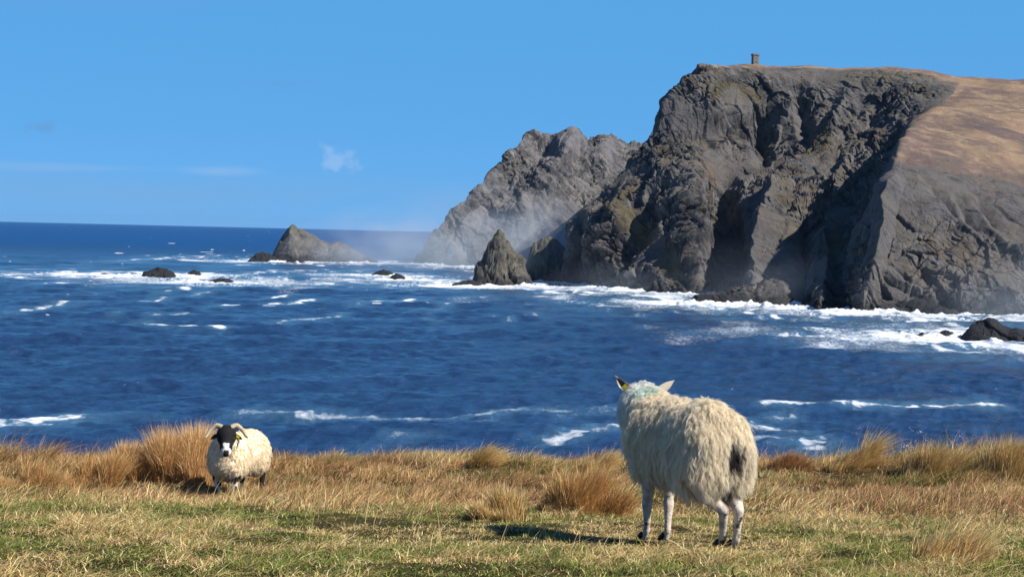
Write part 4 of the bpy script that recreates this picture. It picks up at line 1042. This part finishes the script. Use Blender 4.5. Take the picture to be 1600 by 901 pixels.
def paint_black(V, dw, dh, dl, r):
    n = len(V); x, y, z = V.T
    C = np.tile(np.array([.98, .85, .64]), (n, 1))
    C = C * (1 - .12 * sstep(.1, .6, fbm(V / .15, 3, 71)))[:, None]
    t = sstep(.22, .08, np.hypot(x + .12, y)) * sstep(.64, .70, z) * .7; C = C * (1 - t[:, None]) + np.array([.70, .26, .12]) * t[:, None]
    t = sstep(.30, .22, z) * .3; C = C * (1 - t[:, None]) + np.array([.45, .30, .20]) * t[:, None]
    hb = np.tile(np.array([.012, .011, .012]), (n, 1))
    rel = V - HB2; fz = rel @ hdir
    nz = .012 * noise(V / .018, 78); wh = (fz + nz > .140) & (np.abs(rel @ hside) < .026 + nz) ; wh |= (fz + nz > .192)
    hb = np.where(wh[:, None], (.72, .70, .68), hb); hb = np.where(((fz > .212) & (np.abs(rel @ hside) < .026))[:, None], (.03, .025, .025), hb)
    C = np.where(((dh < dw) & (dh < dl))[:, None], hb, C)
    lc = np.where((noise(V / .06, 77) > .12)[:, None], (.74, .72, .68), np.tile(np.array([.014, .013, .013]), (n, 1)))
    C = np.where(((dl < dw) & (dl < dh))[:, None], lc, C)
    return C
h2 = R(180 - 17)                                                             # body heading
la = R(27)                                                                   # the head turns back to face the eye
hdir = np.array([math.cos(la) * .72, math.sin(la) * .72, -.69]); hdir /= np.linalg.norm(hdir)
hside = np.array([-math.sin(la), math.cos(la), 0]); hupv = np.cross(hdir, hside); hupv *= np.sign(hupv[2])
HB2 = np.array([.41, .07, .66])
def hp(f, s, u): return HB2 + hdir * f + hside * s + hupv * u
spec2 = dict(
    wool=[((0, 0, .460), (.38, .19, .20)), ((-.22, 0, .465), (.19, .20, .21)), ((.22, 0, .460), (.18, .19, .20)),
          ((-.22, .09, .38), (.13, .09, .14)), ((-.22, -.09, .38), (.13, .09, .14)), ((.24, .06, .38), (.12, .10, .12)), ((.24, -.06, .38), (.12, .10, .12))],
    neck=[((.22, 0, .505), (.345, .045, .58), .155, .11)],
    head=[('c', tuple(hp(.0, 0, 0)), tuple(hp(.18, 0, 0)), .082, .050), ('e', tuple(hp(0, 0, .008)), (.095, .088, .088)), ('c', tuple(hp(.15, 0, -.012)), tuple(hp(.205, 0, -.008)), .048, .040)],
    legs=[([(-.23, -.11, .36), (-.25, -.115, .28), (-.31, -.11, .20), (-.28, -.11, .055), (-.26, -.11, .022)], [.085, .055, .030, .022, .025]),
          ([(-.23, .11, .36), (-.25, .115, .28), (-.31, .11, .20), (-.28, .11, .055), (-.26, .11, .022)], [.085, .055, .030, .022, .025]),
          ([(.25, -.10, .34), (.27, -.095, .22), (.265, -.09, .15), (.26, -.09, .05), (.275, -.09, .022)], [.07, .042, .032, .024, .026]),
          ([(.25, .10, .34), (.27, .095, .22), (.275, .09, .15), (.28, .09, .05), (.295, .09, .022)], [.07, .042, .032, .024, .026])],
    ears=[dict(root=hp(-.01, s_ * .075, .0), tip=hp(.03, s_ * .155, -.03), w=.020, face=tuple(hdir * .3 + np.array([.9, .1, .2])), inner=(.05, .035, .03), outer=(.02, .018, .018), tag=(s_ > 0)) for s_ in (1, -1)],
    eyes=[tuple(hp(.058, .070, .022)), tuple(hp(.058, -.070, .022))],
    horns=[([tuple(hp(-.045, s_ * .040, .060)), tuple(hp(-.07, s_ * .095, .060)), tuple(hp(-.035, s_ * .150, .035)), tuple(hp(.025, s_ * .185, .02)), tuple(hp(.055, s_ * .200, .035))], [.026, .024, .020, .014, .005]) for s_ in (1, -1)],
    lift=-.04, stand=.4, locks=4200, strands=8, wool_len=.020, lock_r=.0055, wave=.10, hair_r=.0009, paint=paint_black, folds=True)
make_sheep('sheep', 'cream horned sheep with a black face and white muzzle, standing by the russet hummock', (378, 775), 14.5, h2, spec2, 9)
